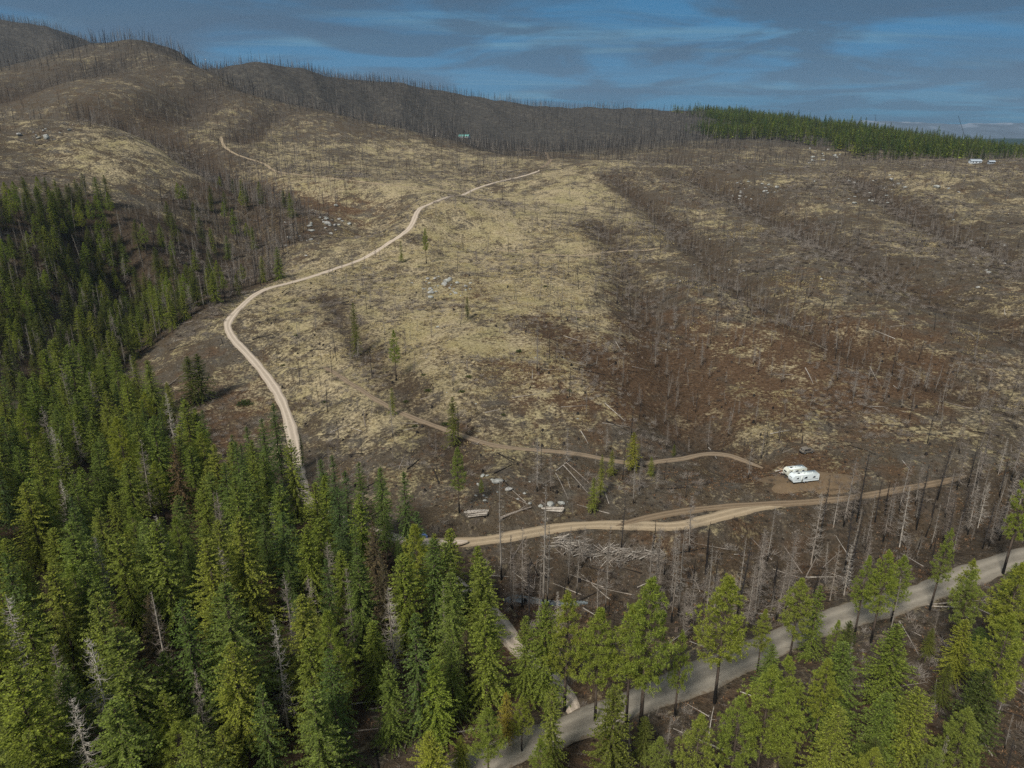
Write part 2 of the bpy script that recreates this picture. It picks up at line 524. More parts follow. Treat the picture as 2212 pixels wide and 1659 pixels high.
FOREST = [(-400,880),(0,900),(150,850),(250,830),(350,880),(440,980),(500,1040),(600,1075),(640,1120),(760,1150),(900,1185),(960,1250),(985,1330),(980,1420),(850,1480),(790,1560),(760,1700),(760,2400),(-800,2400)]
CLEARED = [(800,1480),(985,1420),(1020,1330),(1090,1400),(1200,1520),(1290,1560),(1060,1700),(900,2100),(760,2100),(760,1700)]
GULLY = [(-200,470),(0,450),(180,420),(340,470),(480,480),(600,545),(612,600),(450,668),(345,735),(280,800),(150,850),(-300,900)]
SNAGW = [(340,440),(470,360),(640,430),(680,480),(620,560),(470,560)]
CREEK = [(1040,1185),(1500,1175),(1600,1110),(2212,1010),(2500,1000),(2500,1160),(2100,1220),(1900,1285),(1700,1350),(1450,1400),(1180,1400),(1060,1330)]
PINES = [(1650,1440),(1850,1380),(2000,1340),(2250,1240),(2500,1180),(2700,2300),(1000,2300),(1160,1660),(1330,1600),(1500,1510)]

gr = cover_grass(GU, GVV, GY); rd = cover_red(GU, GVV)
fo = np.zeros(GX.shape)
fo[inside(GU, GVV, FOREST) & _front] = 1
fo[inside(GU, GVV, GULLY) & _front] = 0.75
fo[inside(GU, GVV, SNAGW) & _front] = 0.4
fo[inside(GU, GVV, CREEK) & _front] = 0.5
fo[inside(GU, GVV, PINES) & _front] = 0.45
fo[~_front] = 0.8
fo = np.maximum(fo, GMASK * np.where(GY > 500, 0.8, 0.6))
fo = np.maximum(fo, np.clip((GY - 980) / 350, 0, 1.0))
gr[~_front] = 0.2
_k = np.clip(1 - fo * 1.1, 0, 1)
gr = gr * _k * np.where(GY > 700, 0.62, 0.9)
def blur(a, n=3):
    for _ in range(n):
        p = np.pad(a, 1, 'edge'); a = (p[:-2, 1:-1] + p[2:, 1:-1] + p[1:-1, :-2] + p[1:-1, 2:] + 2 * a) / 6
    return a
gr = blur(gr); fo = blur(fo); rd = blur(rd)


def principled(g, col, rough=0.9, spec=0.15, normal=None, **kw):
    inp = {'Base Color': col, 'Roughness': rough, 'Specular IOR Level': spec}
    if normal is not None: inp['Normal'] = normal
    inp.update(kw)
    b = g.n('ShaderNodeBsdfPrincipled', inp)
    g.n('ShaderNodeOutputMaterial', {0: b})
    return b


def newmat(name):
    m = bpy.data.materials.new(name); m.use_nodes = True
    m.node_tree.nodes.clear()
    return m, NT(m.node_tree)


def ground_material():
    m, g = newmat('hillside_ground')
    at = g.n('ShaderNodeAttribute', attribute_name='cover')
    sp = g.n('ShaderNodeSeparateColor', {0: (at, 0)})
    tc = g.n('ShaderNodeTexCoord')
    P = (tc, 3)
    def noise(s, d=4, r=0.6, dist=0.0, off=(0, 0, 0)):
        mp = g.n('ShaderNodeMapping', {0: P, 'Location': off})
        return g.n('ShaderNodeTexNoise', {'Vector': mp, 'Scale': s, 'Detail': d, 'Roughness': r, 'Distortion': dist})
    big = noise(0.022, 6, 0.62, 0.6)
    mid = noise(0.11, 6, 0.68, 0.8, (40, 9, 0))
    fine = noise(0.75, 5, 0.7, 0.4, (7, 70, 0))
    grit = noise(2.2, 4, 0.75, 0.0, (17, 5, 0))
    # grass amount from cover plus patchiness
    s1 = g.math('ADD', g.math('MULTIPLY', g.math('SUBTRACT', big, 0.5), 2.4), g.math('MULTIPLY', g.math('SUBTRACT', mid, 0.5), 3.4))
    s1 = g.math('ADD', s1, g.math('MULTIPLY', g.math('SUBTRACT', fine, 0.5), 2.6))
    s1 = g.math('ADD', s1, (sp, 0))
    gm = g.ramp(s1, [(0.33, 0.0), (1.05, 1.0)])
    rr = g.math('ADD', (sp, 1), g.math('MULTIPLY', g.math('SUBTRACT', noise(0.07, 5, 0.65, 0.5, (90, 3, 0)), 0.5), 2.6))
    rm = g.ramp(rr, [(0.30, 0.0), (0.85, 1.0)])
    straw = g.mix(g.ramp(fine, [(0.35, 0.0), (0.68, 1.0)]), (0.205, 0.160, 0.092), (0.57, 0.465, 0.280))
    straw = g.mix(g.ramp(noise(0.05, 4, 0.6, 0.3, (5, 55, 0)), [(0.42, 0.0), (0.7, 0.75)]), straw, (0.33, 0.28, 0.125))
    brown = g.mix(g.ramp(grit, [(0.35, 0.0), (0.7, 1.0)]), (0.048, 0.036, 0.023), (0.150, 0.114, 0.074))
    ash = g.mix(g.ramp(fine, [(0.3, 0.0), (0.7, 1.0)]), (0.056, 0.048, 0.038), (0.165, 0.140, 0.105))
    brown = g.mix(g.ramp(noise(0.09, 5, 0.6, 0.8, (33, 21, 0)), [(0.42, 0.0), (0.62, 1.0)]), brown, ash)
    red = g.mix(g.ramp(fine, [(0.32, 0.0), (0.72, 1.0)]), (0.058, 0.035, 0.020), (0.180, 0.112, 0.064))
    c = g.mix(rm, brown, red)
    c = g.mix(gm, c, straw)
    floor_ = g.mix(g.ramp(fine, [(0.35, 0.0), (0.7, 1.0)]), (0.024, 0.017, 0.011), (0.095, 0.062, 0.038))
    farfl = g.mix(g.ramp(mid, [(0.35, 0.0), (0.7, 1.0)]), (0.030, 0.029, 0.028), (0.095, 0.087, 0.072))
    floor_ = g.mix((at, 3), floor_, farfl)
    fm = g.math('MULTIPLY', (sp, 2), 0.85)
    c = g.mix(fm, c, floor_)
    # pale specks: stones, bark and dry litter; black specks: char
    v1 = g.n('ShaderNodeTexVoronoi', {'Vector': P, 'Scale': 0.8, 'Randomness': 1.0})
    c = g.mix(g.ramp((v1, 0), [(0.06, 0.45), (0.16, 0.0)]), c, (0.46, 0.42, 0.34))
    v2 = g.n('ShaderNodeTexVoronoi', {'Vector': g.n('ShaderNodeMapping', {0: P, 'Location': (3, 8, 1)}), 'Scale': 0.35, 'Randomness': 1.0})
    c = g.mix(g.ramp((v2, 0), [(0.10, 0.85), (0.20, 0.0)]), c, (0.028, 0.022, 0.017))
    hgt = g.math('ADD', g.math('MULTIPLY', fine, 0.7), g.math('MULTIPLY', grit, 0.35))
    hgt = g.math('ADD', hgt, g.math('MULTIPLY', mid, 1.2))
    bp = g.n('ShaderNodeBump', {'Strength': 1.0, 'Distance': 1.3, 'Height': hgt})
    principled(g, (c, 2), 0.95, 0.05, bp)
    return m


MGROUND = ground_material()
_idx = (np.arange(NR - 1)[:, None] * NC + np.arange(NC - 1)[None, :]).ravel()
_F = np.stack([_idx, _idx + 1, _idx + NC + 1, _idx + NC], 1)
me = mesh_from('ground', np.stack([GX, GY, GZ], 2).reshape(-1, 3), _F, MGROUND, True)
ca = me.color_attributes.new('cover', 'FLOAT_COLOR', 'POINT')
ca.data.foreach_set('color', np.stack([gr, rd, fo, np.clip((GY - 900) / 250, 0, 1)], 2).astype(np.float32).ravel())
ground = link(bpy.data.objects.new('ground', me))
tag(ground, 'burnt hillside ground with straw coloured grass, brown soil and ash', kind='structure')


# ---------------------------------------------------------------- roads
def road_material(name, c0, c1, c2, rut, scale=0.6):
    m, g = newmat(name)
    uv = g.n('ShaderNodeUVMap', uv_map='UVMap')
    s = g.n('ShaderNodeSeparateXYZ', {0: uv})
    tc = g.n('ShaderNodeTexCoord')
    str_ = g.n('ShaderNodeCombineXYZ', {0: g.math('MULTIPLY', (s, 0), 0.05), 1: g.math('MULTIPLY', (s, 1), 5.0), 2: 0.0})
    nl = g.n('ShaderNodeTexNoise', {'Vector': str_, 'Scale': 1.6, 'Detail': 5.0, 'Roughness': 0.65})
    nf = g.n('ShaderNodeTexNoise', {'Vector': (tc, 3), 'Scale': scale, 'Detail': 6.0, 'Roughness': 0.7})
    ng = g.n('ShaderNodeTexNoise', {'Vector': (tc, 3), 'Scale': 4.0, 'Detail': 3.0, 'Roughness': 0.7})
    c = g.mix(g.ramp(nf, [(0.35, 0.0), (0.65, 1.0)]), c0, c1)
    c = g.mix(g.ramp(nl, [(0.42, 0.0), (0.62, 0.8)]), c, c2)
    # two wheel tracks pressed paler; v runs 0..1 across
    d = g.math('ABSOLUTE', g.math('SUBTRACT', g.math('ABSOLUTE', g.math('SUBTRACT', (s, 1), 0.5)), 0.2))
    w = g.ramp(g.math('ADD', d, g.math('MULTIPLY', g.math('SUBTRACT', nf, 0.5), 0.12)), [(0.02, rut), (0.12, 0.0)])
    c = g.mix(w, c, tuple(min(1, k * 1.35) for k in c1))
    # loose edge where soil and litter creep in
    e = g.math('ABSOLUTE', g.math('SUBTRACT', (s, 1), 0.5))
    ee = g.math('ADD', e, g.math('MULTIPLY', g.math('SUBTRACT', nf, 0.5), 0.50))
    c = g.mix(g.ramp(ee, [(0.40, 0.0), (0.50, 0.85)]), c, (0.13, 0.095, 0.060))
    c = g.mix(g.ramp(ng, [(0.3, 0.35), (0.6, 0.0)]), c, tuple(k * 0.55 for k in c0))
    bp = g.n('ShaderNodeBump', {'Strength': 0.6, 'Distance': 0.15, 'Height': g.math('ADD', nl, ng)})
    principled(g, (c, 2), 0.95, 0.08, bp)
    return m


MR_MAIN = road_material('grey_gravel', (0.20, 0.175, 0.135), (0.29, 0.255, 0.20), (0.235, 0.205, 0.16), 0.5)
MR_PALE = road_material('pale_gravel', (0.36, 0.29, 0.215), (0.50, 0.415, 0.32), (0.42, 0.345, 0.26), 0.65)
MR_DIRT = road_material('tan_dirt', (0.25, 0.190, 0.120), (0.385, 0.300, 0.195), (0.32, 0.245, 0.155), 0.6)
MR_OLD = road_material('old_track_dirt', (0.16, 0.115, 0.075), (0.27, 0.205, 0.135), (0.20, 0.15, 0.10), 0.55)
MR_EAST = road_material('brown_dirt', (0.14, 0.10, 0.062), (0.225, 0.165, 0.105), (0.18, 0.13, 0.08), 0.7)


def road_mesh(key, name, mat, label, lift=0.0, n=9):
    L, z, w = ROADS[key]
    D = np.gradient(L, axis=0); D /= np.linalg.norm(D, axis=1, keepdims=True)
    Nn = np.stack([D[:, 1], -D[:, 0]], 1)
    t = np.linspace(-1, 1, n)
    sl_ = np.arange(len(L)) * 1.6
    endt = np.sqrt(np.clip(np.minimum(sl_, sl_[::-1]) / 9 + 0.02, 0, 1))[:, None]
    wob = (1 + fbm(L[:, 0], L[:, 1], 7, 4, 3)[:, None] * 0.30) * endt
    X = L[:, None] + Nn[:, None] * (t[None, :] * w * 0.5 * wob)[:, :, None]
    Z = hz(X[..., 0], X[..., 1]); Z = np.maximum(Z, z[:, None] - 0.5) + 0.14 + lift + 0.05 * (1 - t[None] ** 2)
    Z[:, 0] -= 0.30; Z[:, -1] -= 0.30
    m = len(L)
    i = (np.arange(m - 1)[:, None] * n + np.arange(n - 1)[None]).ravel()
    F = np.stack([i, i + n, i + n + 1, i + 1], 1)
    me = mesh_from(name, np.dstack([X, Z]).reshape(-1, 3), F, mat, True)
    if me.polygons[len(me.polygons) // 2].normal.z < 0:
        me.flip_normals()
    uvl = me.uv_layers.new(name='UVMap')
    vi = np.empty(len(me.loops), np.int32); me.loops.foreach_get('vertex_index', vi)
    s = np.concatenate([[0], np.cumsum(np.linalg.norm(np.diff(L, axis=0), axis=1))])
    U = np.repeat(s, n); V = np.tile((t + 1) / 2, m)
    uvl.data.foreach_set('uv', np.stack([U[vi], V[vi]], 1).astype(np.float32).ravel())
    o = link(bpy.data.objects.new(name, me))
    return tag(o, label, kind='structure')


road_mesh('main', 'gravel_road', MR_MAIN, 'wide grey gravel road crossing the foot of the land between the pines', 0.03, 13)
road_mesh('hill', 'hill_road', MR_PALE, 'pale gravel road winding up the left flank of the grassy hill', 0.0)
road_mesh('spur', 'side_road', MR_PALE, 'pale gravel side road leaving the wide road through the trees', 0.0)
road_mesh('dirt', 'dirt_road', MR_DIRT, 'tan dirt road running level across the foot of the hill', 0.03)
road_mesh('east', 'dirt_road', MR_EAST, 'brown dirt road passing below the two white trailers', 0.05)
road_mesh('track', 'old_track', MR_OLD, 'old bench track cut across the lower face of the hill', 0.0)
road_mesh('west', 'dirt_road', MR_DIRT, 'narrow dirt road curving over the far grassy slope at left', 0.1)
road_mesh('top', 'dirt_road', MR_OLD, 'short brown road bending over behind the crest of the hill', 0.1)
road_mesh('upper', 'old_track', MR_DIRT, 'faint upper track traversing the grassy hill to the right', 0.0)

# ---------------------------------------------------------------- plant materials
def leaf_material(name, stops, tip=1.5, trans=0.33):
    """stops: colours chosen per tree; every needle spray then varies round it"""
    m, g = newmat(name)
    oi = g.n('ShaderNodeObjectInfo')
    geo = g.n('ShaderNodeNewGeometry')
    col = g.ramp((oi, 5), [(i / max(1, len(stops) - 1), c) for i, c in enumerate(stops)])
    isl = (geo, 8)
    c = g.mix(g.ramp(isl, [(0.0, 0.0), (1.0, 1.0)]), g.mix(1.0, col, (0.55, 0.55, 0.6), 'MULTIPLY'), g.mix(1.0, col, (tip, tip * 0.98, tip * 0.7), 'MULTIPLY'))
    d = g.n('ShaderNodeBsdfPrincipled', {'Base Color': (c, 2), 'Roughness': 0.6, 'Specular IOR Level': 0.25})
    t = g.n('ShaderNodeBsdfTranslucent', {0: (g.mix(1.0, c, (1.1, 1.3, 0.5), 'MULTIPLY'), 2)})
    mx = g.n('ShaderNodeMixShader', {0: trans, 1: d, 2: t})
    g.n('ShaderNodeOutputMaterial', {0: mx})
    return m


M_FIR = leaf_material('fir_needles', [(0.170, 0.210, 0.040), (0.235, 0.265, 0.042), (0.150, 0.200, 0.050), (0.275, 0.285, 0.044), (0.125, 0.170, 0.044), (0.215, 0.270, 0.044)], 1.55)
M_DARKFIR = leaf_material('dark_fir_needles', [(0.080, 0.130, 0.034), (0.120, 0.170, 0.036), (0.085, 0.135, 0.046)])
M_CEDAR = leaf_material('cedar_sprays', [(0.190, 0.225, 0.038), (0.160, 0.205, 0.036), (0.220, 0.235, 0.044), (0.180, 0.225, 0.034)], 1.45)
M_PINE = leaf_material('pine_needles', [(0.245, 0.280, 0.052), (0.205, 0.250, 0.052), (0.275, 0.285, 0.048), (0.205, 0.245, 0.066)], 1.55)
M_YELLOW = leaf_material('yellowing_needles', [(0.25, 0.24, 0.035), (0.18, 0.21, 0.036), (0.28, 0.23, 0.04)], 1.5)
M_RUST = leaf_material('rusty_dead_needles', [(0.15, 0.085, 0.04), (0.12, 0.09, 0.05), (0.10, 0.085, 0.05)], 1.4)
M_MUTED = leaf_material('muted_needles', [(0.110, 0.130, 0.030), (0.160, 0.175, 0.032), (0.090, 0.115, 0.032)], 1.4)


def bark_material(name, stops, charred=None, spec=0.1):
    m, g = newmat(name)
    oi = g.n('ShaderNodeObjectInfo')
    tc = g.n('ShaderNodeTexCoord')
    nz = g.n('ShaderNodeTexNoise', {'Vector': g.n('ShaderNodeMapping', {0: (tc, 3), 'Scale': (4, 4, 0.7)}), 'Scale': 1.0, 'Detail': 4.0})
    c = g.ramp((oi, 5), [(i / max(1, len(stops) - 1), k) for i, k in enumerate(stops)])
    c = g.mix(g.ramp(nz, [(0.35, 0.0), (0.65, 1.0)]), g.mix(1.0, c, (0.6, 0.58, 0.56), 'MULTIPLY'), g.mix(1.0, c, (1.3, 1.28, 1.25), 'MULTIPLY'))
    if charred:                                   # fire blackened the foot of the trunk
        sp = g.n('ShaderNodeSeparateXYZ', {0: (tc, 3)})
        h = g.math('ADD', (sp, 2), g.math('MULTIPLY', g.math('SUBTRACT', nz, 0.5), charred * 0.9))
        f = g.n('ShaderNodeMapRange', {0: h, 1: charred * 0.55, 2: charred * 1.2, 3: 1.0, 4: 0.0})
        c = g.mix((f, 0), c, (0.012, 0.011, 0.010))
    principled(g, (c, 2), 0.9, spec)
    return m


M_BARK = bark_material('conifer_bark', [(0.10, 0.075, 0.055), (0.13, 0.10, 0.08), (0.085, 0.065, 0.05)])
M_BARKC = bark_material('charred_foot_bark', [(0.11, 0.085, 0.065), (0.09, 0.07, 0.055)], 5.0)
M_CHAR = bark_material('charred_wood', [(0.014, 0.012, 0.011), (0.024, 0.021, 0.019), (0.035, 0.030, 0.027)])
M_SNAG = bark_material('grey_dead_wood', [(0.21, 0.185, 0.155), (0.30, 0.27, 0.23), (0.16, 0.135, 0.11)], 3.0)
M_SNAGD = bark_material('dark_dead_wood', [(0.034, 0.031, 0.030), (0.060, 0.054, 0.050), (0.044, 0.039, 0.037)], 4.0)
M_PALEW = bark_material('weathered_pale_wood', [(0.33, 0.30, 0.26), (0.45, 0.41, 0.35), (0.26, 0.22, 0.18)])
M_TWIG = bark_material('dead_twigs', [(0.25, 0.215, 0.175), (0.32, 0.285, 0.245), (0.21, 0.175, 0.145), (0.28, 0.24, 0.20)])
M_TWIGB = bark_material('burnt_twigs', [(0.055, 0.045, 0.038), (0.08, 0.068, 0.06)])


# ---------------------------------------------------------------- tree models
def dirs(az, el):
    return np.stack([np.cos(az) * np.cos(el), np.sin(az) * np.cos(el), np.sin(el)], -1)


def unit(a):
    return a / (np.linalg.norm(a, axis=-1, keepdims=True) + 1e-9)


def trunk_mesh(name, H, r0, seed, mat, bend=0.25, stubs=0, n=7):
    g = np.random.default_rng(seed); mb = MB(); t = np.linspace(0, 1, 9)
    a = g.random() * 6.28
    P = np.stack([np.cos(a) * bend * np.sin(t * 3) * t, np.sin(a) * bend * np.sin(t * 2.5) * t, t * H], 1); P[0, 2] = -0.8
    mb.path(P, r0 * (1 - t) ** 0.8 + 0.02, n)
    if stubs:
        z = g.uniform(0.12, 0.6, stubs) * H; az = g.random(stubs) * 6.28
        A = np.stack([z * 0, z * 0, z], 1); L = g.uniform(0.5, 2.0, stubs)[:, None]
        mb.tubes(A, A + dirs(az, g.uniform(-0.5, 0.2, stubs)) * L, 0.03, 0.008)
    return mb.mesh(name, mat, True)


def crown_mesh(name, kind, H, seed, mat):
    """kind: fir, cedar, pine. Whorled boughs, each one a twig with needle sprays along it."""
    g = np.random.default_rng(seed); mb = MB()
    if kind == 'fir':
        z0, R0, nb, pw, el_t, el_b, slen, sw, gap = 0.10, 0.225 * H, int(15 * H), 0.58, 0.75, -0.28, 0.52, 0.115, 0.25
    elif kind == 'cedar':
        z0, R0, nb, pw, el_t, el_b, slen, sw, gap = 0.05, 0.220 * H, int(15 * H), 0.55, 0.80, -0.34, 0.56, 0.125, 0.26
    elif kind == 'slim':
        z0, R0, nb, pw, el_t, el_b, slen, sw, gap = 0.14, 0.150 * H, int(12.5 * H), 0.60, 0.7, -0.45, 0.44, 0.105, 0.25
    else:
        z0, R0, nb, pw, el_t, el_b, slen, sw, gap = 0.37, 0.175 * H, int(6.6 * H), 0.55, 0.85, -0.10, 0.62, 0.13, 0.5
    t = np.sort(g.random(nb) ** 0.92)
    az = np.arange(nb) * 2.39996 + g.normal(0, 0.35, nb)
    prof = (1 - t) ** pw
    if kind == 'pine':
        prof = np.clip(np.sin(np.clip(t * 2.2 + 0.55, 0, 1.57)) * (1 - t ** 1.9) * 1.05, 0.08, 1)
    # lobes: some sides grow longer than others, and gaps at some heights
    lob = 1 + 0.16 * np.sin(az * 2 + g.random() * 6 + t * 9) + 0.12 * np.sin(az + t * 17 + g.random() * 6)
    L = R0 * prof * lob * g.uniform(0.68, 1.12, nb) + 0.18
    keep = g.random(nb) > (0.08 if kind != 'pine' else 0.14)
    t, az, L = t[keep], az[keep], L[keep]
    zb = H * (z0 + (1 - z0) * t) - 0.15
    el = el_b + (el_t - el_b) * t ** 1.6 + g.normal(0, 0.13, len(t))
    A0 = np.stack([zb * 0, zb * 0, zb], 1)
    D0 = dirs(az, el)
    droop = {'fir': 0.16, 'cedar': 0.26, 'slim': 0.28, 'pine': -0.10}[kind]
    # boughs
    def on(s, k):           # place at fraction s on bough k, sagging then lifting at the tip
        q = s[:, None] * L[k][:, None]
        p = A0[k] + D0[k] * q
        p[:, 2] -= droop * L[k] * s ** 2 * (1.25 - 0.7 * s)
        return p
    ks = np.repeat(np.arange(len(t)), 2)
    S0 = np.tile([0.0, 0.5], len(t)); S1 = np.tile([0.5, 0.97], len(t))
    mb.tubes(on(S0, ks), on(S1, ks), np.where(S0 < 0.2, 0.045, 0.025) * (H / 22), np.where(S0 < 0.2, 0.025, 0.006) * (H / 22), 3, 1)
    if kind != 'pine':
        cnt = np.maximum(2, (L / gap).astype(int))
        k = np.repeat(np.arange(len(t)), cnt)
        s = np.concatenate([np.linspace(0.14, 1.0, c) for c in cnt]) + g.normal(0, 0.02, len(k)); s = np.clip(s, 0.05, 1)
        for side in (-1, 1, 0):
            kk, ss = k, s
            if side == 0:
                sel = g.random(len(k)) < 0.75; kk, ss = k[sel], s[sel]
            P = on(ss, kk); n = len(kk)
            ang = az[kk] + side * g.uniform(0.45, 1.15, n) + g.normal(0, 0.2, n)
            e = el[kk] * 0.6 + g.normal(-0.05, 0.28, n) - (0.25 if kind in ('cedar', 'slim') else 0.05)
            Dr = dirs(ang, e)
            ln = slen * g.uniform(0.55, 1.25, n) * (1.1 - 0.45 * ss)[...] * (0.6 + 0.4 * (1 - t[kk]) ** 0.5)
            Sv = unit(np.cross(Dr, unit(g.normal(0, 0.45, (n, 3)) + np.array([0, 0, 1.0])))) * (sw * g.uniform(0.6, 1.2, n))[:, None]
            P = P + g.normal(0, 0.04, (n, 3))
            mb.leaves(P, P + Dr * ln[:, None], Sv, 0, 0.45)
        # leader
        n = 26; zz = H * g.uniform(0.955, 1.0, n); a = g.random(n) * 6.28
        P = np.stack([zz * 0, zz * 0, zz], 1); Dr = dirs(a, g.uniform(0.3, 1.1, n)); 
        mb.leaves(P, P + Dr * (0.28 + (H - zz) * 0.25)[:, None], unit(np.cross(Dr, [0, 0, 1.0])) * 0.06)
        mb.leaves([[0, 0, H - 0.6]], [[0, 0, H + 0.45]], [[0.06, 0.0, 0]]); mb.leaves([[0, 0, H - 0.6]], [[0, 0, H + 0.45]], [[0, 0.06, 0]])
    else:
        # needle tufts gathered on the outer boughs
        cnt = np.maximum(3, (L / 0.42).astype(int))
        k = np.repeat(np.arange(len(t)), cnt); n = len(k)
        s = g.uniform(0.32, 1.02, n) ** 0.8
        C = on(np.clip(s, 0, 1.02), k)
        lat = np.stack([-np.sin(az[k]), np.cos(az[k]), np.zeros(n)], 1)
        C = C + lat * (g.normal(0, 0.30, n) * L[k] * 0.55 * s)[:, None]; C[:, 2] += g.uniform(0.0, 0.5, n)
        m = 22
        C = np.repeat(C, m, 0); N = len(C)
        Dr = unit(g.normal(0, 1, (N, 3)) + np.array([0, 0, 0.45])) + 0.5 * np.repeat(D0[k], m, 0); Dr = unit(Dr)
        ln = g.uniform(0.28, 0.58, N)[:, None]
        Sv = unit(np.cross(Dr, g.normal(0, 1, (N, 3)))) * 0.034
        mb.leaves(C, C + Dr * ln, Sv)
        n = 140; P = np.stack([g.normal(0, .12, n), g.normal(0, .12, n), H * g.uniform(0.955, 1.0, n)], 1); Dr = unit(g.normal(0, 1, (n, 3)) + [0, 0, .8])
        mb.leaves(P, P + Dr * 0.5, unit(np.cross(Dr, g.normal(0, 1, (n, 3)))) * 0.05)
    return mb.mesh(name, [mat, M_BARK])


def bough_mesh(name, H, seed, mat, style):
    """bare branches of a dead tree"""
    g = np.random.default_rng(seed); mb = MB()
    if style == 'full':
        nb, R0, zlo, curl, sub = int(6.2 * H), 0.165 * H, 0.16, -0.22, 3
    elif style == 'thin':
        nb, R0, zlo, curl, sub = int(4.2 * H), 0.065 * H, 0.30, -0.10, 2
    else:
        nb, R0, zlo, curl, sub = int(1.4 * H), 0.05 * H, 0.35, 0.0, 0
    t = g.random(nb); az = g.random(nb) * 6.28
    L = R0 * (1.05 - t) ** 0.7 * g.uniform(0.35, 1.15, nb) + 0.2
    z = H * (zlo + (0.985 - zlo) * t); A = np.stack([z * 0, z * 0, z], 1)
    el = -0.25 + 0.55 * t + g.normal(0, 0.15, nb)
    D = dirs(az, el); B = A + D * (L * 0.55)[:, None]
    Cc = B + dirs(az + g.normal(0, 0.2, nb), el + 0.45) * (L * 0.45)[:, None]; B[:, 2] += curl * L * 0.5
    mb.tubes(A, B, 0.050, 0.030); mb.tubes(B, Cc, 0.030, 0.012)
    for q in range(sub):
        f = g.uniform(0.3, 0.95, nb)[:, None]; P = A * (1 - f) + B * f
        a = az + g.choice([-1, 1], nb) * g.uniform(0.5, 1.1, nb)
        mb.tubes(P, P + dirs(a, el + g.normal(-0.1, 0.3, nb)) * (L * 0.42)[:, None], 0.024, 0.009)
    return mb.mesh(name, mat)


KINDS = {}
def tree_kind(key, ck, H, seeds, mat, r0, tmat=None, stubs=0):
    KINDS[key] = [(H, trunk_mesh('trunk', H * 0.985, r0, s, tmat or M_BARK, 0.2, stubs), crown_mesh('crown', ck, H, s + 50, mat)) for s in seeds]


tree_kind('fir', 'fir', 22, (1, 2, 3, 4, 5), M_FIR, 0.30)
tree_kind('darkfir', 'slim', 22, (6, 7, 8), M_DARKFIR, 0.26)
tree_kind('bigfir', 'fir', 30, (9,), M_FIR, 0.42)
tree_kind('cedar', 'cedar', 20, (11, 12, 13), M_CEDAR, 0.30)
tree_kind('pine', 'pine', 24, (21, 22, 23, 24, 25), M_PINE, 0.27, M_BARKC, 14)
tree_kind('yellow', 'slim', 18, (31, 32), M_YELLOW, 0.16, M_BARKC)
tree_kind('rust', 'slim', 20, (33,), M_RUST, 0.2)
tree_kind('muted', 'fir', 20, (34, 35), M_MUTED, 0.2, M_BARKC)

DEAD = {}
def dead_kind(key, style, H, seeds, mat, r0, bmat=None):
    DEAD[key] = [(H, trunk_mesh('trunk', H, r0, s, mat, 0.35, 0, 6), bough_mesh('branches', H, s + 70, bmat or mat, style)) for s in seeds]


dead_kind('grey', 'full', 20, (41, 42, 43, 44), M_SNAG, 0.20, M_TWIG)
dead_kind('thin', 'thin', 18, (45, 46, 47), M_SNAG, 0.15)
dead_kind('dark', 'thin', 18, (48, 49, 50), M_SNAGD, 0.19)
dead_kind('char', 'bare', 10, (51, 52, 53), M_CHAR, 0.24)
dead_kind('silver', 'full', 20, (54, 55), M_PALEW, 0.20)

N_IND = {'live': 0, 'dead': 0}


def make_tree(key, x, y, h, name, label, cat, group=None, lean=0.0, var=None, wide=1.0, src=KINDS):
    V = src[key]; H, tm, cm = V[rnd.randrange(len(V)) if var is None else var % len(V)]
    z = float(hz(x, y))
    e = empty(name, (x, y, z), rnd.random() * 6.28)
    if lean: e.rotation_euler = (lean * rnd.uniform(-1, 1), lean * rnd.uniform(-1, 1), rnd.random() * 6.28)
    tag(e, label, cat, group)
    s = h / H
    w = s * wide if wide != 1.0 else s * rnd.uniform(0.9, 1.15)
    a = link(bpy.data.objects.new('trunk', tm)); a.parent = e; a.scale = (s, s, s)
    b = link(bpy.data.objects.new('crown' if src is KINDS else 'branches', cm)); b.parent = e; b.scale = (w, w, s)
    if src is not KINDS: b['kind'] = 'stuff'
    return e


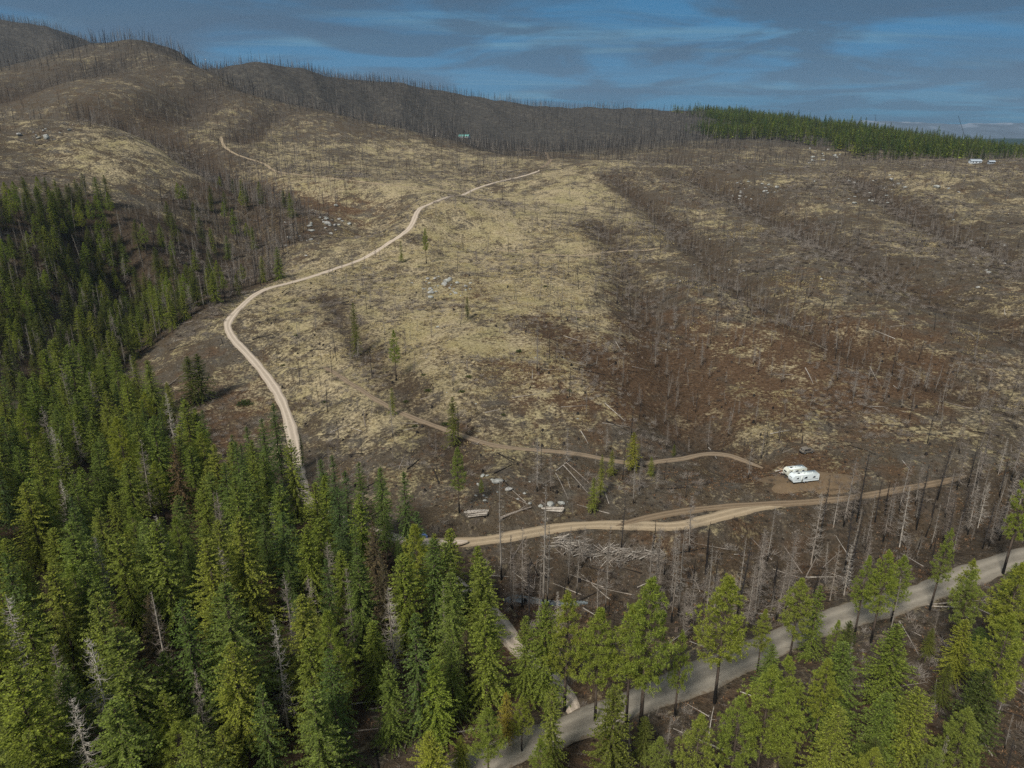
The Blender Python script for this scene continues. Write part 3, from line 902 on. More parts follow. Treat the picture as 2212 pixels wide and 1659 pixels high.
# ------------------------------------------------ one merged object made of many small copies (only for masses)
def scatter(name, parts, pts, label):
    """parts: list of meshes; pts: dict of arrays x,y,z,s,w,rot,which. One object whose geometry nodes place the copies."""
    n = len(pts['x'])
    me = bpy.data.meshes.new(name)
    me.vertices.add(n)
    me.vertices.foreach_set('co', np.stack([pts['x'], pts['y'], pts['z']], 1).astype(np.float32).ravel())
    def attr(nm, typ, arr):
        a = me.attributes.new(nm, typ, 'POINT')
        a.data.foreach_set({'FLOAT': 'value', 'INT': 'value', 'FLOAT_VECTOR': 'vector'}[typ], arr.ravel())
    attr('rot', 'FLOAT_VECTOR', np.asarray(pts['rot'], np.float32).reshape(-1, 3))
    attr('scl', 'FLOAT_VECTOR', np.stack([pts['w'], pts['w'], pts['s']], 1).astype(np.float32))
    attr('which', 'INT', np.asarray(pts['which'], np.int32))
    o = link(bpy.data.objects.new(name, me))
    nt = bpy.data.node_groups.new(name + '_nodes', 'GeometryNodeTree')
    nt.interface.new_socket('Geometry', in_out='INPUT', socket_type='NodeSocketGeometry')
    nt.interface.new_socket('Geometry', in_out='OUTPUT', socket_type='NodeSocketGeometry')
    N = nt.nodes; Lk = nt.links
    gi = N.new('NodeGroupInput'); go = N.new('NodeGroupOutput'); jn = N.new('GeometryNodeJoinGeometry')
    def named(nm, dt):
        a = N.new('GeometryNodeInputNamedAttribute'); a.data_type = dt; a.inputs[0].default_value = nm; return a
    aw = named('which', 'INT'); ar = named('rot', 'FLOAT_VECTOR'); asx = named('scl', 'FLOAT_VECTOR')
    for i, pm in enumerate(parts):
        grp = pm if isinstance(pm, (list, tuple)) else [pm]
        cmpn = N.new('FunctionNodeCompare'); cmpn.data_type = 'INT'; cmpn.operation = 'EQUAL'
        Lk.new(aw.outputs[0], cmpn.inputs[2]); cmpn.inputs[3].default_value = i
        for q in grp:
            so = bpy.data.objects.new(name + '_source', q)       # never linked to the scene: only read by the nodes
            oi = N.new('GeometryNodeObjectInfo'); oi.inputs[0].default_value = so; oi.inputs[1].default_value = True
            ip = N.new('GeometryNodeInstanceOnPoints')
            Lk.new(gi.outputs[0], ip.inputs['Points']); Lk.new(cmpn.outputs[0], ip.inputs['Selection'])
            Lk.new(oi.outputs['Geometry'], ip.inputs['Instance'])
            Lk.new(ar.outputs[0], ip.inputs['Rotation']); Lk.new(asx.outputs[0], ip.inputs['Scale'])
            Lk.new(ip.outputs[0], jn.inputs[0])
    Lk.new(jn.outputs[0], go.inputs[0])
    md = o.modifiers.new('copies', 'NODES'); md.node_group = nt
    tag(o, label, kind='stuff')
    return o


def pts_dict(x, y, s, w=None, rot=None, which=None, nv=1, dz=0.0):
    n = len(x)
    r = np.zeros((n, 3)); r[:, 2] = rng.random(n) * 6.28
    return dict(x=np.asarray(x), y=np.asarray(y), z=hz(np.asarray(x), np.asarray(y)) + dz, s=np.asarray(s),
                w=np.asarray(s if w is None else w), rot=r if rot is None else rot,
                which=rng.integers(0, nv, n) if which is None else which)

# ---------------------------------------------------------------- where trees stand
def road_clear(x, y, extra=1.6):
    ok = np.ones(len(x), bool)
    for key, (L, z, w) in ROADS.items():
        m = (x > L[:, 0].min() - 12) & (x < L[:, 0].max() + 12) & (y > L[:, 1].min() - 12) & (y < L[:, 1].max() + 12)
        ii = np.where(m & ok)[0]
        for s0 in range(0, len(ii), 2000):
            k = ii[s0:s0 + 2000]
            d = np.hypot(x[k, None] - L[None, ::2, 0], y[k, None] - L[None, ::2, 1]).min(1)
            ok[k] = d > w * 0.5 + extra
    return ok


def jitter_grid(x0, x1, y0, y1, sp, j=0.42):
    gx, gy = np.meshgrid(np.arange(x0, x1, sp), np.arange(y0, y1, sp)); gx = gx.astype(float)
    gx[1::2] += sp / 2
    x = gx.ravel() + rng.uniform(-j, j, gx.size) * sp; y = gy.ravel() + rng.uniform(-j, j, gx.size) * sp
    return x, y


def in_fan(x, y, h=25, m=140):
    z = hz(x, y); u, vb = project(x, y, z); _, vt = project(x, y, z + h)
    return (u > -m) & (u < 2212 + m) & (vt < 1659 + 60) & (y > 40), u, vb


def place(u, vt, vb=None, H=None):
    """stand a tree so that its top shows at (u, vt); its foot at vb, or else its height is H"""
    if vb is not None:
        p = hit(u, vb); _, s = sight(u, vt)
        return p[0], p[1], CAMZ + float(s) * p[1] - p[2]
    a, s = sight(u, vt); Y = np.arange(38, 900, 0.5)
    d = CAMZ + s * Y - (hz(a * Y, Y) + H); k = int(np.argmax(d < 0))
    return float(a * Y[k]), float(Y[k]), H


HEROES = []   # x, y of every tree placed one by one
def hero(key, u, vt, label, vb=None, H=None, name='pine_tree', cat='pine tree', wide=1.0, lean=0.0, var=None, src=KINDS):
    x, y, h = place(u, vt, vb, H)
    HEROES.append((x, y))
    return make_tree(key, x, y, h, name, label, cat, None, lean, var, wide, src)


# the row of pines at the gravel road
hero('pine', 1219, 1286, 'green pine by the road junction, leftmost of the row of big pines', vb=1536, var=0, wide=0.95)
hero('pine', 1285, 1319, 'broad pine with yellow green crown, second in the row along the gravel road', vb=1563, var=1, wide=1.05)
hero('pine', 1352, 1315, 'bright pine on the near road edge, third of the row of big pines', vb=1568, var=2, wide=1.1)
hero('pine', 1382, 1254, 'tallest pine of the roadside row with long black charred trunk', vb=1593, var=3, wide=0.9)
hero('pine', 1543, 1251, 'lone tall pine with tapering crown and bare dark trunk before the gravel road', vb=1519, var=4, wide=1.15)
hero('pine', 1457, 1368, 'thin sparse pine between the pine row and the lone tall pine', vb=1550, var=0, wide=0.7)
# firs round the clearing
hero('cedar', 1034, 1181, 'yellow green conifer standing beside the burnt clearing and the tan dirt road', vb=1345, name='fir_tree', cat='fir tree', wide=0.9)
hero('darkfir', 945, 1165, 'tall green fir at the end of the tan dirt road, left of its pair', vb=1400, name='fir_tree', cat='fir tree', wide=1.3)
hero('fir', 970, 1172, 'bright green fir at the end of the tan dirt road, right one of its pair', vb=1395, name='fir_tree', cat='fir tree', wide=0.9)
hero('fir', 1052, 1303, 'wide dense green conifer left of the pale side road', vb=1530, name='fir_tree', cat='fir tree', wide=1.1)
hero('fir', 1135, 1333, 'dark green conifer right beside the bend of the pale side road', vb=1510, name='fir_tree', cat='fir tree', wide=0.9)
hero('darkfir', 911, 1326, 'slim bright fir with a long bare trunk on the brown forest floor', vb=1600, name='fir_tree', cat='fir tree', wide=1.0)
hero('fir', 838, 1433, 'bright yellow green fir near the bottom edge on bare brown ground', H=18, name='fir_tree', cat='fir tree', wide=0.9)
hero('fir', 945, 1423, 'bushy mid green fir at the bottom between two slim ones', vb=1605, name='fir_tree', cat='fir tree', wide=1.05)
hero('fir', 980, 1384, 'green fir standing just behind the bushy one at the bottom', vb=1555, name='fir_tree', cat='fir tree')
hero('yellow', 1094, 1496, 'small orange tinted conifer near the bottom beside the road', vb=1600, name='fir_tree', cat='fir tree', wide=1.3)
hero('pine', 1127, 1508, 'small young green pine near the bottom beside the gravel road', vb=1625, wide=1.0)
hero('cedar', 1194, 1480, 'dark narrow conifer on the verge where the side road meets the gravel road', H=19, name='fir_tree', cat='fir tree', wide=0.7)
hero('pine', 1053, 1534, 'round topped pale green pine at the bottom left of the gravel road', H=15, wide=1.3)
hero('fir', 927, 1585, 'pale grey green fir cut by the bottom edge', H=14, name='fir_tree', cat='fir tree', wide=1.3)
hero('yellow', 995, 1592, 'little yellow green conifer at the bottom edge', H=8, name='fir_tree', cat='fir tree', wide=1.5)
# right side, both verges of the road
hero('pine', 1703, 1253, 'tall bushy topped pine on the near side of the road, left one of a pair', vb=1436, var=1, wide=1.0)
hero('cedar', 1745, 1266, 'tall conifer with yellowish top, right one of a pair on the near road side', vb=1423, name='fir_tree', cat='fir tree', wide=0.75)
hero('pine', 1845, 1206, 'tall pine with small crown on a long bare trunk, left of the roadside clump', vb=1376, var=2, wide=0.75)
hero('pine', 1880, 1194, 'dense tall pine in the middle of the roadside clump', vb=1391, var=3, wide=0.85)
hero('pine', 1925, 1204, 'pine at the right of the roadside clump, hiding part of the road', vb=1342, var=4, wide=1.0)
hero('pine', 2008, 1142, 'solitary pine with a small round crown on a very tall leaning bare trunk', vb=1318, var=0, wide=0.62, lean=0.05)
hero('pine', 1635, 1319, 'narrow pine right at the far side of the gravel road', vb=1455, wide=0.8)
hero('fir', 1655, 1392, 'small bushy fir in front of the narrow roadside pine', vb=1490, name='fir_tree', cat='fir tree', wide=1.2)
hero('pine', 1792, 1343, 'loose young pine beside the road left of the roadside clump', vb=1450, wide=0.9)
hero('muted', 1818, 1341, 'small pointed dull green conifer next to the road', vb=1440, name='fir_tree', cat='fir tree')
hero('fir', 1788, 1389, 'broad dark green fir on the slope below the road', vb=1580, name='fir_tree', cat='fir tree', wide=1.3)
hero('fir', 1900, 1349, 'large dense conifer below the roadside clump', vb=1530, name='fir_tree', cat='fir tree', wide=1.2)
hero('fir', 2055, 1339, 'dark bushy conifer with brown ground round it at right', vb=1465, name='fir_tree', cat='fir tree', wide=1.15)
hero('darkfir', 2105, 1356, 'short round dark bush-like conifer at right', vb=1412, name='fir_tree', cat='fir tree', wide=3.0)
hero('fir', 2106, 1413, 'pointed bright green fir at lower right', vb=1545, name='fir_tree', cat='fir tree', wide=1.1)
hero('pine', 2185, 1335, 'huge spreading pine cut by the right edge', H=25, wide=1.15)
hero('pine', 2210, 1225, 'tall pine at the right edge behind the huge spreading one', H=24, wide=1.1)
hero('pine', 2166, 1020, 'slender tall pine with bare lower trunk at the right edge beyond the road', vb=1240, wide=0.62)
hero('pine', 1670, 1446, 'tall loose pine rising from the bottom right wood', H=24, wide=1.0)
hero('pine', 1706, 1496, 'pale green pine beside the tall loose one at the bottom', H=20, wide=1.05)
hero('pine', 1600, 1513, 'grey green pine at the bottom below the gravel road', H=20, wide=1.1)
hero('pine', 1515, 1556, 'open crowned pine by the bottom edge', H=20, wide=1.1)
hero('fir', 1812, 1533, 'conifer with split bushy top near the bottom right', H=17, name='fir_tree', cat='fir tree', wide=1.2)
hero('fir', 1918, 1503, 'dense mid green conifer near the bottom right', H=17, name='fir_tree', cat='fir tree', wide=1.2)
hero('fir', 1985, 1489, 'broad pointed fir at the bottom, right of the dense one', H=19, name='fir_tree', cat='fir tree', wide=1.3)
hero('pine', 2092, 1536, 'wide bright pine at the bottom right corner', H=18, wide=1.1)
hero('pine', 1167, 1604, 'pine cut by the bottom edge on the road', H=14, wide=1.0)
# scattered young pines on the hill
for u, vt, vb, key, w, lab in [
    (856, 716, 822, 'pine', .75, 'slender pine with bare dark trunk alone on the middle of the grassy hill'),
    (849, 838, 897, 'yellow', 1.0, 'small yellow green pine beside the old bench track'),
    (992, 968, 1108, 'pine', .75, 'bright small-crowned pine with long bare trunk below the old track'),
    (1040, 1036, 1080, 'pine', .8, 'little pine beside the pale boulders'),
    (1365, 934, 1015, 'yellow', 1.5, 'bright yellow pine above the right end of the old track'),
    (1280, 1032, 1108, 'yellow', 1.2, 'narrow yellow green pine low on the hill above the dirt road'),
    (1297, 983, 1075, 'yellow', .8, 'thin pine just below the old track'),
    (1320, 972, 1030, 'yellow', 1.2, 'small yellowish pine at the old track, left of the bright yellow one'),
    (1405, 986, 1030, 'yellow', 1.3, 'short rounded pine at the right end of the old track'),
    (980, 858, 966, 'muted', .8, 'sickly thinly needled pine leaning over the old track'),
    (921, 495, 570, 'pine', .62, 'narrow pine on the upper hill right of the winding road'),
    (868, 522, 568, 'yellow', 1.0, 'small pine on the upper hill close to the winding road'),
    (655, 938, 1010, 'darkfir', .7, 'slim green fir just right of the winding road'),
    (771, 655, 770, 'muted', .55, 'faint half dead pine on the left part of the hill'),
    (420, 770, 870, 'muted', 1.3, 'scorched thin crowned conifer on the brown slope left of the winding road'),
    (440, 765, 865, 'muted', 1.3, 'scorched green-tufted conifer on the brown slope beside a thinner one'),
    (1010, 640, 690, 'muted', .6, 'thin dull sapling on the middle of the hill'),
    (1455, 960, 985, 'muted', 1.0, 'small dull pine just right of the old track end'),
]:
    hero(key, u, vt, lab, vb=vb, wide=w)
# prominent trees of the near forest
for key, u, vt, H, w, lab in [
    ('bigfir', 484, 1266, 30, 1.12, 'largest dense yellow green fir, standing in the middle of the near forest'),
    ('fir', 248, 1359, 25, 1.3, 'broad bright fir with ragged top at lower left'),
    ('fir', 207, 1286, 25, .95, 'blue green fir behind the broad bright one at lower left'),
    ('darkfir', 392, 1300, 27, 1.2, 'tall grey tipped fir left of the largest one'),
    ('fir', 30, 1446, 24, 1.3, 'large fir with wide boughs at the lower left corner'),
    ('fir', 243, 1519, 20, 1.4, 'pale green fir with dead twigs in its crown at the bottom'),
    ('pine', 380, 1570, 14, 1.7, 'wide many-topped light green tree at the bottom edge'),
    ('fir', 676, 1492, 22, 1.1, 'fir with a pale dying top near the bottom'),
    ('darkfir', 710, 1404, 24, 1.1, 'narrow grey green fir near the bottom, above the fir with pale top'),
    ('pine', 707, 1325, 26, .9, 'open crowned pine with visible trunk in the forest'),
    ('yellow', 477, 1571, 12, 1.5, 'small bright pointed fir below the largest fir'),
    ('fir', 45, 1306, 24, 1.1, 'dense green fir at the left edge of the forest'),
    ('pine', 155, 1225, 22, 1.2, 'bushy topped pine in the left of the forest'),
    ('cedar', 470, 1125, 22, 1.0, 'rusty yellow green cedar beside a bare grey tree'),
    ('cedar', 650, 1290, 25, 1.0, 'tall narrow cedar to the right of the largest fir'),
    ('cedar', 870, 1198, 25, 1.05, 'olive brown cedar at the right of the forest'),
    ('cedar', 775, 1072, 24, .9, 'dark olive cedar below the winding road'),
    ('darkfir', 822, 1012, 26, .9, 'very dark slender fir left of the tan dirt road'),
    ('darkfir', 872, 1020, 26, .95, 'dark slender fir nearest the burnt clearing'),
    ('darkfir', 717, 985, 25, .9, 'dark spire fir right of the winding road foot'),
    ('darkfir', 775, 1000, 24, .95, 'dark spire fir between two others right of the winding road'),
    ('darkfir', 590, 872, 26, 1.1, 'tall bright edged fir standing against the winding road'),
    ('darkfir', 565, 905, 26, 1.1, 'dark dense fir just left of the winding road'),
    ('darkfir', 610, 1110, 24, 1.3, 'blue green dense fir in the forest below the winding road'),
    ('rust', 825, 1210, 22, .9, 'half dead brownish conifer in the forest'),
    ('rust', 240, 1300, 19, .9, 'reddish topped dying conifer among green firs'),
]:
    nm = 'pine_tree' if key == 'pine' else ('cedar_tree' if key == 'cedar' else 'fir_tree')
    hero(key, u, vt, lab, H=H, name=nm, cat=nm.replace('_', ' '), wide=w)
# bare dead trees picked out one by one
for key, u, vt, vb, H, w, lab in [
    ('silver', 14, 1286, None, 26, 1.0, 'pale bare dead tree at the left edge of the forest'),
    ('silver', 190, 1383, None, 24, 1.0, 'pale grey skeleton tree with curled branches at lower left'),
    ('silver', 155, 1506, None, 20, 1.1, 'pale bare dead tree at the bottom left'),
    ('silver', 590, 1336, None, 24, .7, 'grey leafless tree right of the largest fir'),
    ('grey', 612, 1236, None, 22, .8, 'short crowned grey dead tree in the middle of the forest'),
    ('silver', 467, 1062, None, 22, .8, 'whitish bare tree behind the rusty cedar'),
    ('silver', 325, 1279, None, 24, .6, 'thin bare grey trunk left of the tall grey tipped fir'),
    ('silver', 963, 1255, 1420, None, .35, 'smooth pale bare trunk in front of the pair of firs'),
    ('grey', 1105, 1155, 1312, None, .9, 'grey feathery dead tree with charred foot, left in the burnt clearing'),
    ('grey', 1128, 1140, 1310, None, 1.1, 'widest grey feathery dead tree in the burnt clearing'),
    ('thin', 1173, 1035, 1322, None, .9, 'tallest dead trunk in the burnt clearing with thick charred foot'),
    ('thin', 1182, 1130, 1308, None, .7, 'slim dead trunk beside the tallest one in the burnt clearing'),
    ('thin', 1083, 1030, 1252, None, .9, 'tall grey dead trunk rising in front of the tan dirt road at left'),
    ('thin', 1398, 1150, 1348, None, 1.0, 'left one of two tall pale dead trunks at the right of the burnt clearing'),
    ('thin', 1411, 1150, 1330, None, 1.0, 'right one of two tall pale dead trunks at the right of the burnt clearing'),
    ('thin', 1450, 1150, 1345, None, 1.0, 'pale dead tree with drooping branches in the right of the burnt clearing'),
    ('thin', 1465, 1135, 1330, None, 1.0, 'tall pale dead tree close to the slope edge right of the burnt clearing'),
    ('grey', 1160, 690, 802, None, .8, 'tall grey dead tree standing alone in the middle of the grassy hill'),
    ('dark', 1085, 393, 430, None, .9, 'black dead tree on the crest of the grassy hill'),
    ('dark', 868, 400, 440, None, .4, 'bare black pole west of the hill crest'),
    ('dark', 1044, 330, 382, None, .4, 'tall thin black pole behind the hill crest'),
    ('dark', 990, 870, 965, None, .6, 'black leaning trunk above the old track'),
    ('grey', 1160, 945, 1062, None, 1.1, 'dense grey dead tree below the old track'),
    ('grey', 942, 930, 990, None, .9, 'small grey dead tree left below the old track'),
    ('char', 1525, 1126, 1240, None, 1.2, 'tall jagged black charred trunk above the right of the burnt clearing'),
    ('char', 1104, 1158, 1210, None, 1.0, 'black charred pole right under the tan dirt road'),
    ('char', 1140, 1203, 1270, None, 1.0, 'black charred pole behind the grey feathery dead trees'),
    ('char', 1497, 1205, 1270, None, 1.3, 'thick black charred stump pole at the right of the burnt clearing'),
    ('char', 1434, 1200, 1242, None, 1.5, 'short black charred pole right of the slash pile'),
    ('char', 1325, 1325, 1372, None, .9, 'thin black pole among the roadside pines'),
    ('char', 1315, 1290, 1330, None, 1.6, 'short thick black stub in the burnt clearing'),
]:
    hero(key, u, vt, lab, vb=vb, H=H, name='dead_tree', cat='dead tree', wide=w, src=DEAD)

HX = np.array(HEROES)
# ---- things one can find in the view, used to say where a repeated thing stands
MARKS = [(484,1400,'the largest fir'),(248,1450,'the ragged broad fir'),(30,1530,'the lower left corner fir'),(155,1290,'the bushy topped pine at left'),(392,1400,'the grey tipped fir'),
 (190,1560,'the pale skeleton tree'),(590,1440,'the leafless tree in the forest'),(677,1580,'the fir with the dying top'),(707,1430,'the open crowned forest pine'),(470,1200,'the rusty cedar'),
 (640,1060,'the foot of the winding road'),(620,900,'the straight part of the winding road'),(491,710,'the sharp bend of the winding road'),(640,605,'the middle of the winding road'),(880,490,'the upper part of the winding road'),
 (870,1290,'the olive brown cedar'),(830,1100,'the very dark slender fir'),(960,1330,'the pair of firs by the dirt road'),(1034,1280,'the yellow green conifer by the clearing'),(910,1480,'the slim fir with long trunk'),
 (1052,1430,'the wide conifer by the side road'),(838,1540,'the bright fir near the bottom'),(1219,1430,'the leftmost big roadside pine'),(1382,1440,'the tallest roadside pine'),(1543,1400,'the lone tall pine'),
 (1745,1350,'the pair of conifers by the road'),(1885,1300,'the roadside clump'),(2008,1230,'the solitary leaning pine'),(2160,1450,'the huge pine at the right edge'),(1788,1490,'the broad fir below the road'),(1900,1450,'the large conifer below the clump'),(2055,1400,'the bushy conifer at right'),(1680,1540,'the tall loose pine'),
 (1075,1045,'the largest pale boulder'),(960,612,'the hill outcrop'),(945,707,'the single white boulder'),(1735,1035,'the trailers'),(1742,975,'the wrecked truck'),(1312,1190,'the slash pile'),(1030,1112,'the log stack'),
 (1160,760,'the tall grey dead tree on the hill'),(856,780,'the slender hill pine'),(992,1010,'the bright pine under the old track'),(1365,975,'the bright yellow pine'),(921,535,'the narrow upper pine'),(1173,1200,'the tallest trunk of the clearing'),(1405,1260,'the two pale trunks'),(1525,1180,'the jagged black trunk'),
 (1085,415,'the crest tree'),(790,846,'the left end of the old track'),(1137,966,'the middle of the old track'),(1640,1000,'the right end of the old track'),(1200,553,'the upper track'),(1650,405,'the upper right outcrop'),(1875,432,'the stones on the upper right slope'),
 (1930,830,'the white logs on the red slope'),(1600,700,'the middle of the right slope'),(1850,640,'the long diagonal gully'),(2120,700,'the right edge of the slope'),(1480,560,'the brown fold right of the hill'),(1003,300,'the green roofed house'),(2103,352,'the white house'),
 (715,475,'the rocky slope stones'),(600,375,'the far curving road'),(100,290,'the left spur stones'),(300,480,'the upper end of the gully'),(200,620,'the middle of the gully'),(60,560,'the left edge of the gully'),(60,760,'the gully mouth at left'),(300,740,'the gully foot'),(30,950,'the upper left edge of the forest'),(200,1000,'the upper part of the forest'),(350,960,'the forest top near the brown slope'),(300,1130,'the centre of the forest'),(30,1150,'the left edge of the forest'),(610,1200,'the blue green fir'),(2150,1120,'the slender pine at the right edge'),(1800,1150,'the dead stand below the trailers'),(2000,1120,'the right end of the dead stand'),(1650,1160,'the left end of the dead stand'),(520,300,'the grassy far spurs'),(1400,700,'the shaded fold beside the hill'),(2000,520,'the grassy ridge at right')]
_MK = np.array([(a, b) for a, b, _ in MARKS], float)


def where_is(x, y, h=0.0, rank=0):
    u, v = project(x, y, float(hz(x, y)) + h * 0.5)
    d = np.hypot(_MK[:, 0] - u, (_MK[:, 1] - v) * 1.15); k = int(np.argsort(d)[rank]); du, dv = float(u - _MK[k, 0]), float(v - _MK[k, 1])
    far = '' if d[k] > 45 else 'just '
    if d[k] > 110: far = 'well '
    a = math.degrees(math.atan2(-dv, du)) % 360
    w = ['right of', 'above and right of', 'above', 'above and left of', 'left of', 'below and left of', 'below', 'below and right of'][int((a + 22.5) // 45) % 8]
    return far + w + ' ' + MARKS[k][2]


USED = set()
def uniq(pre, x, y, h=0.0):
    for r_ in range(4):
        t = pre + ' ' + where_is(x, y, h, r_)
        if t not in USED and len(t.replace('-', ' ').split()) <= 16: break
    else: t = pre + ' ' + where_is(x, y, h)
    USED.add(t); return t


def size_word(h, lo, hi, a='small', b='tall'):
    return a + ' ' if h < lo else b + ' ' if h > hi else ''



def away_from_heroes(x, y, d=3.0):
    ok = np.ones(len(x), bool)
    for hx, hy in HX:
        ok &= np.hypot(x - hx, y - hy) > d
    return ok


# ---- live forest
LIVE = []      # (px height, key, x, y, h, zone)
def pxh(x, y, h):
    return 1495 * h / np.hypot(x, y + 40)


x, y = jitter_grid(-230, 60, 42, 330, 7.9)
ok, u, v = in_fan(x, y, 26)
den = fbm(x, y, 45, 3, 77)
zone_f = inside(u, v, FOREST) & ok & (rng.random(len(x)) < 0.92)
zone_c = inside(u, v, CLEARED) & ok & (rng.random(len(x)) < 0.42)
zone_f |= zone_c
clear = road_clear(x, y, 2.2) & away_from_heroes(x, y, 3.4)
sel = np.where(zone_f & clear)[0]
for i in sel:
    uu, vv = u[i], v[i]
    r = rnd.random()
    dark = 500 < uu < 900 and vv < 1290
    if dark: key = 'darkfir' if r < .5 else 'cedar' if r < .74 else 'fir'
    elif uu > 560: key = 'cedar' if r < .42 else 'fir' if r < .72 else 'darkfir' if r < .85 else 'pine' if r < .93 else 'rust'
    else: key = 'fir' if r < .58 else 'cedar' if r < .72 else 'pine' if r < .86 else 'darkfir' if r < .95 else 'rust'
    h = rnd.gauss(19.5, 4.2) + 3.0 * den[i]
    if vv < 1000: h -= 2
    h = min(max(h, 8), 27)
    LIVE.append((pxh(x[i], y[i], h), key, x[i], y[i], h, 'near'))
    if rnd.random() < .22 and key != 'rust':            # a young tree in the gap beside it
        a_, d_ = rnd.random() * 6.28, rnd.uniform(3.2, 4.6); xx, yy, hh = x[i] + d_ * math.cos(a_), y[i] + d_ * math.sin(a_), rnd.uniform(4, 10)
        if road_clear(np.array([xx]), np.array([yy]), 1.5)[0]: LIVE.append((pxh(xx, yy, hh), rnd.choice(['fir', 'cedar', 'fir']), xx, yy, hh, 'near'))
# gully: green conifers in clumps among bare trunks
x, y = jitter_grid(-420, -40, 200, 700, 7.6)
ok, u, v = in_fan(x, y, 20)
cl = fbm(x, y, 50, 3, 12)
gz = (inside(u, v, GULLY) | (inside(u, v, SNAGW) & (v > 420) & (rng.random(len(x)) < .5))) & ok
p = np.clip(0.55 + cl * 1.2 + np.clip((v - 560) / 350, -0.25, 0.5) - np.clip((u - 380) / 400, 0, 0.45), 0.02, 0.92)
for i in np.where(gz & (rng.random(len(x)) < p) & road_clear(x, y))[0]:
    key = rnd.choice(['muted', 'muted', 'fir', 'cedar', 'pine', 'muted'])
    h = rnd.uniform(12, 20)
    LIVE.append((pxh(x[i], y[i], h), key, x[i], y[i], h, 'gully'))
# wood at bottom right
x, y = jitter_grid(-25, 190, 42, 165, 6.6)
ok, u, v = in_fan(x, y, 24)
w2 = np.array([(1650,1450),(1800,1420),(2000,1390),(2130,1330),(2260,1270),(2500,1200),(2700,2300),(1000,2300),(1080,1700),(1250,1610),(1420,1600),(1560,1560)], float)
cl = fbm(x, y, 30, 3, 15)
for i in np.where(inside(u, v, w2.tolist()) & ok & (rng.random(len(x)) < 0.50 + cl * 1.3) & road_clear(x, y, 3.2) & away_from_heroes(x, y, 3.8))[0]:
    key = rnd.choice(['pine', 'muted', 'muted', 'fir', 'muted', 'pine'])
    h = rnd.uniform(8, 20)
    _, vt_ = project(x[i], y[i], float(hz(x[i], y[i])) + h)
    if vt_ < 1400 and u[i] < 2050: h *= 0.6
    LIVE.append((pxh(x[i], y[i], h), key, x[i], y[i], h, 'right'))

LIVE.sort(key=lambda t: -t[0])
NAMES = {'fir': ('fir_tree', 'fir tree'), 'darkfir': ('fir_tree', 'fir tree'), 'muted': ('fir_tree', 'fir tree'), 'rust': ('fir_tree', 'fir tree'),
         'bigfir': ('fir_tree', 'fir tree'), 'cedar': ('cedar_tree', 'cedar tree'), 'pine': ('pine_tree', 'pine tree'), 'yellow': ('pine_tree', 'pine tree')}
LAB = {
 ('near', 'fir'): 'green fir among others in the dense near forest at lower left',
 ('near', 'darkfir'): 'slender dark green fir in the dense near forest at lower left',
 ('near', 'cedar'): 'yellowish olive cedar in the dense near forest at lower left',
 ('near', 'pine'): 'open crowned pine in the dense near forest at lower left',
 ('near', 'rust'): 'brownish dying conifer in the dense near forest at lower left',
 ('gully', 'fir'): 'green fir in the shaded gully at left among bare trunks',
 ('gully', 'cedar'): 'olive cedar in the shaded gully at left among bare trunks',
 ('gully', 'pine'): 'light green pine in the shaded gully at left among bare trunks',
 ('gully', 'muted'): 'dull green narrow conifer in the shaded gully at left among bare trunks',
 ('right', 'fir'): 'green fir in the open wood at lower right',
 ('right', 'pine'): 'open crowned pine in the open wood at lower right',
 ('right', 'muted'): 'dull green narrow conifer in the open wood at lower right',
}
LK = {'fir': 'green fir', 'darkfir': 'dark slender fir', 'cedar': 'olive cedar', 'pine': 'open crowned pine', 'rust': 'brownish dying conifer', 'muted': 'dull green conifer'}
cnt = {'fir_tree': 62, 'pine_tree': 62, 'cedar_tree': 5}
rest = []
for px, key, tx, ty, th, zn in LIVE:
    nm, cat = NAMES[key]
    if cnt[nm] < 296:
        cnt[nm] += 1
        lab = uniq(size_word(th, 15, 21) + LK[key], tx, ty, th)
        make_tree(key, tx, ty, th, nm, lab, cat, NAMES[key][1] + 's ' + {'near': 'of the near forest', 'gully': 'of the left gully', 'right': 'of the lower right wood'}[zn])
    else:
        rest.append((key, tx, ty, th))
print('LIVE', len(LIVE), cnt, 'rest', len(rest))


def low_crown(name, H, seed, mat):
    g = np.random.default_rng(seed); mb = MB(); n = 150
    t = g.random(n) ** 0.9; az = g.random(n) * 6.28; z = H * (0.12 + 0.86 * t)
    L = H * 0.14 * (1 - t) ** 0.8 * g.uniform(.6, 1.15, n) + 0.35
    A = np.stack([np.cos(az) * L * .15, np.sin(az) * L * .15, z], 1); D = dirs(az, -0.35 + 0.9 * t)
    mb.leaves(A, A + D * L[:, None], unit(np.cross(D, g.normal(0, .35, (n, 3)) + [0, 0, 1])) * (0.2 + L[:, None] * 0.25), 0, 0.6)
    mb.tubes([[0, 0, -1]], [[0, 0, H]], 0.22, 0.03, 4, 1)
    mb.leaves([[0, 0, H - 1]], [[0, 0, H + .6]], [[.12, 0, 0]]); mb.leaves([[0, 0, H - 1]], [[0, 0, H + .6]], [[0, .12, 0]])
    return mb.mesh(name, [mat, M_BARK])


LOWC = [low_crown('far_conifer', 20, 100 + i, m) for i, m in enumerate([M_MUTED, M_DARKFIR, M_FIR, M_MUTED])]
if rest:
    keys = ['fir', 'darkfir', 'cedar', 'pine', 'rust', 'muted']
    parts = [[KINDS[k][0][1], KINDS[k][0][2]] for k in keys]
    X_ = np.array([r[1] for r in rest]); Y_ = np.array([r[2] for r in rest])
    S_ = np.array([r[3] / KINDS[r[0]][0][0] for r in rest])
    scatter('hidden_conifers', parts, pts_dict(X_, Y_, S_, which=np.array([keys.index(r[0]) for r in rest])), 'more green conifers filling the forest behind and between the larger ones')

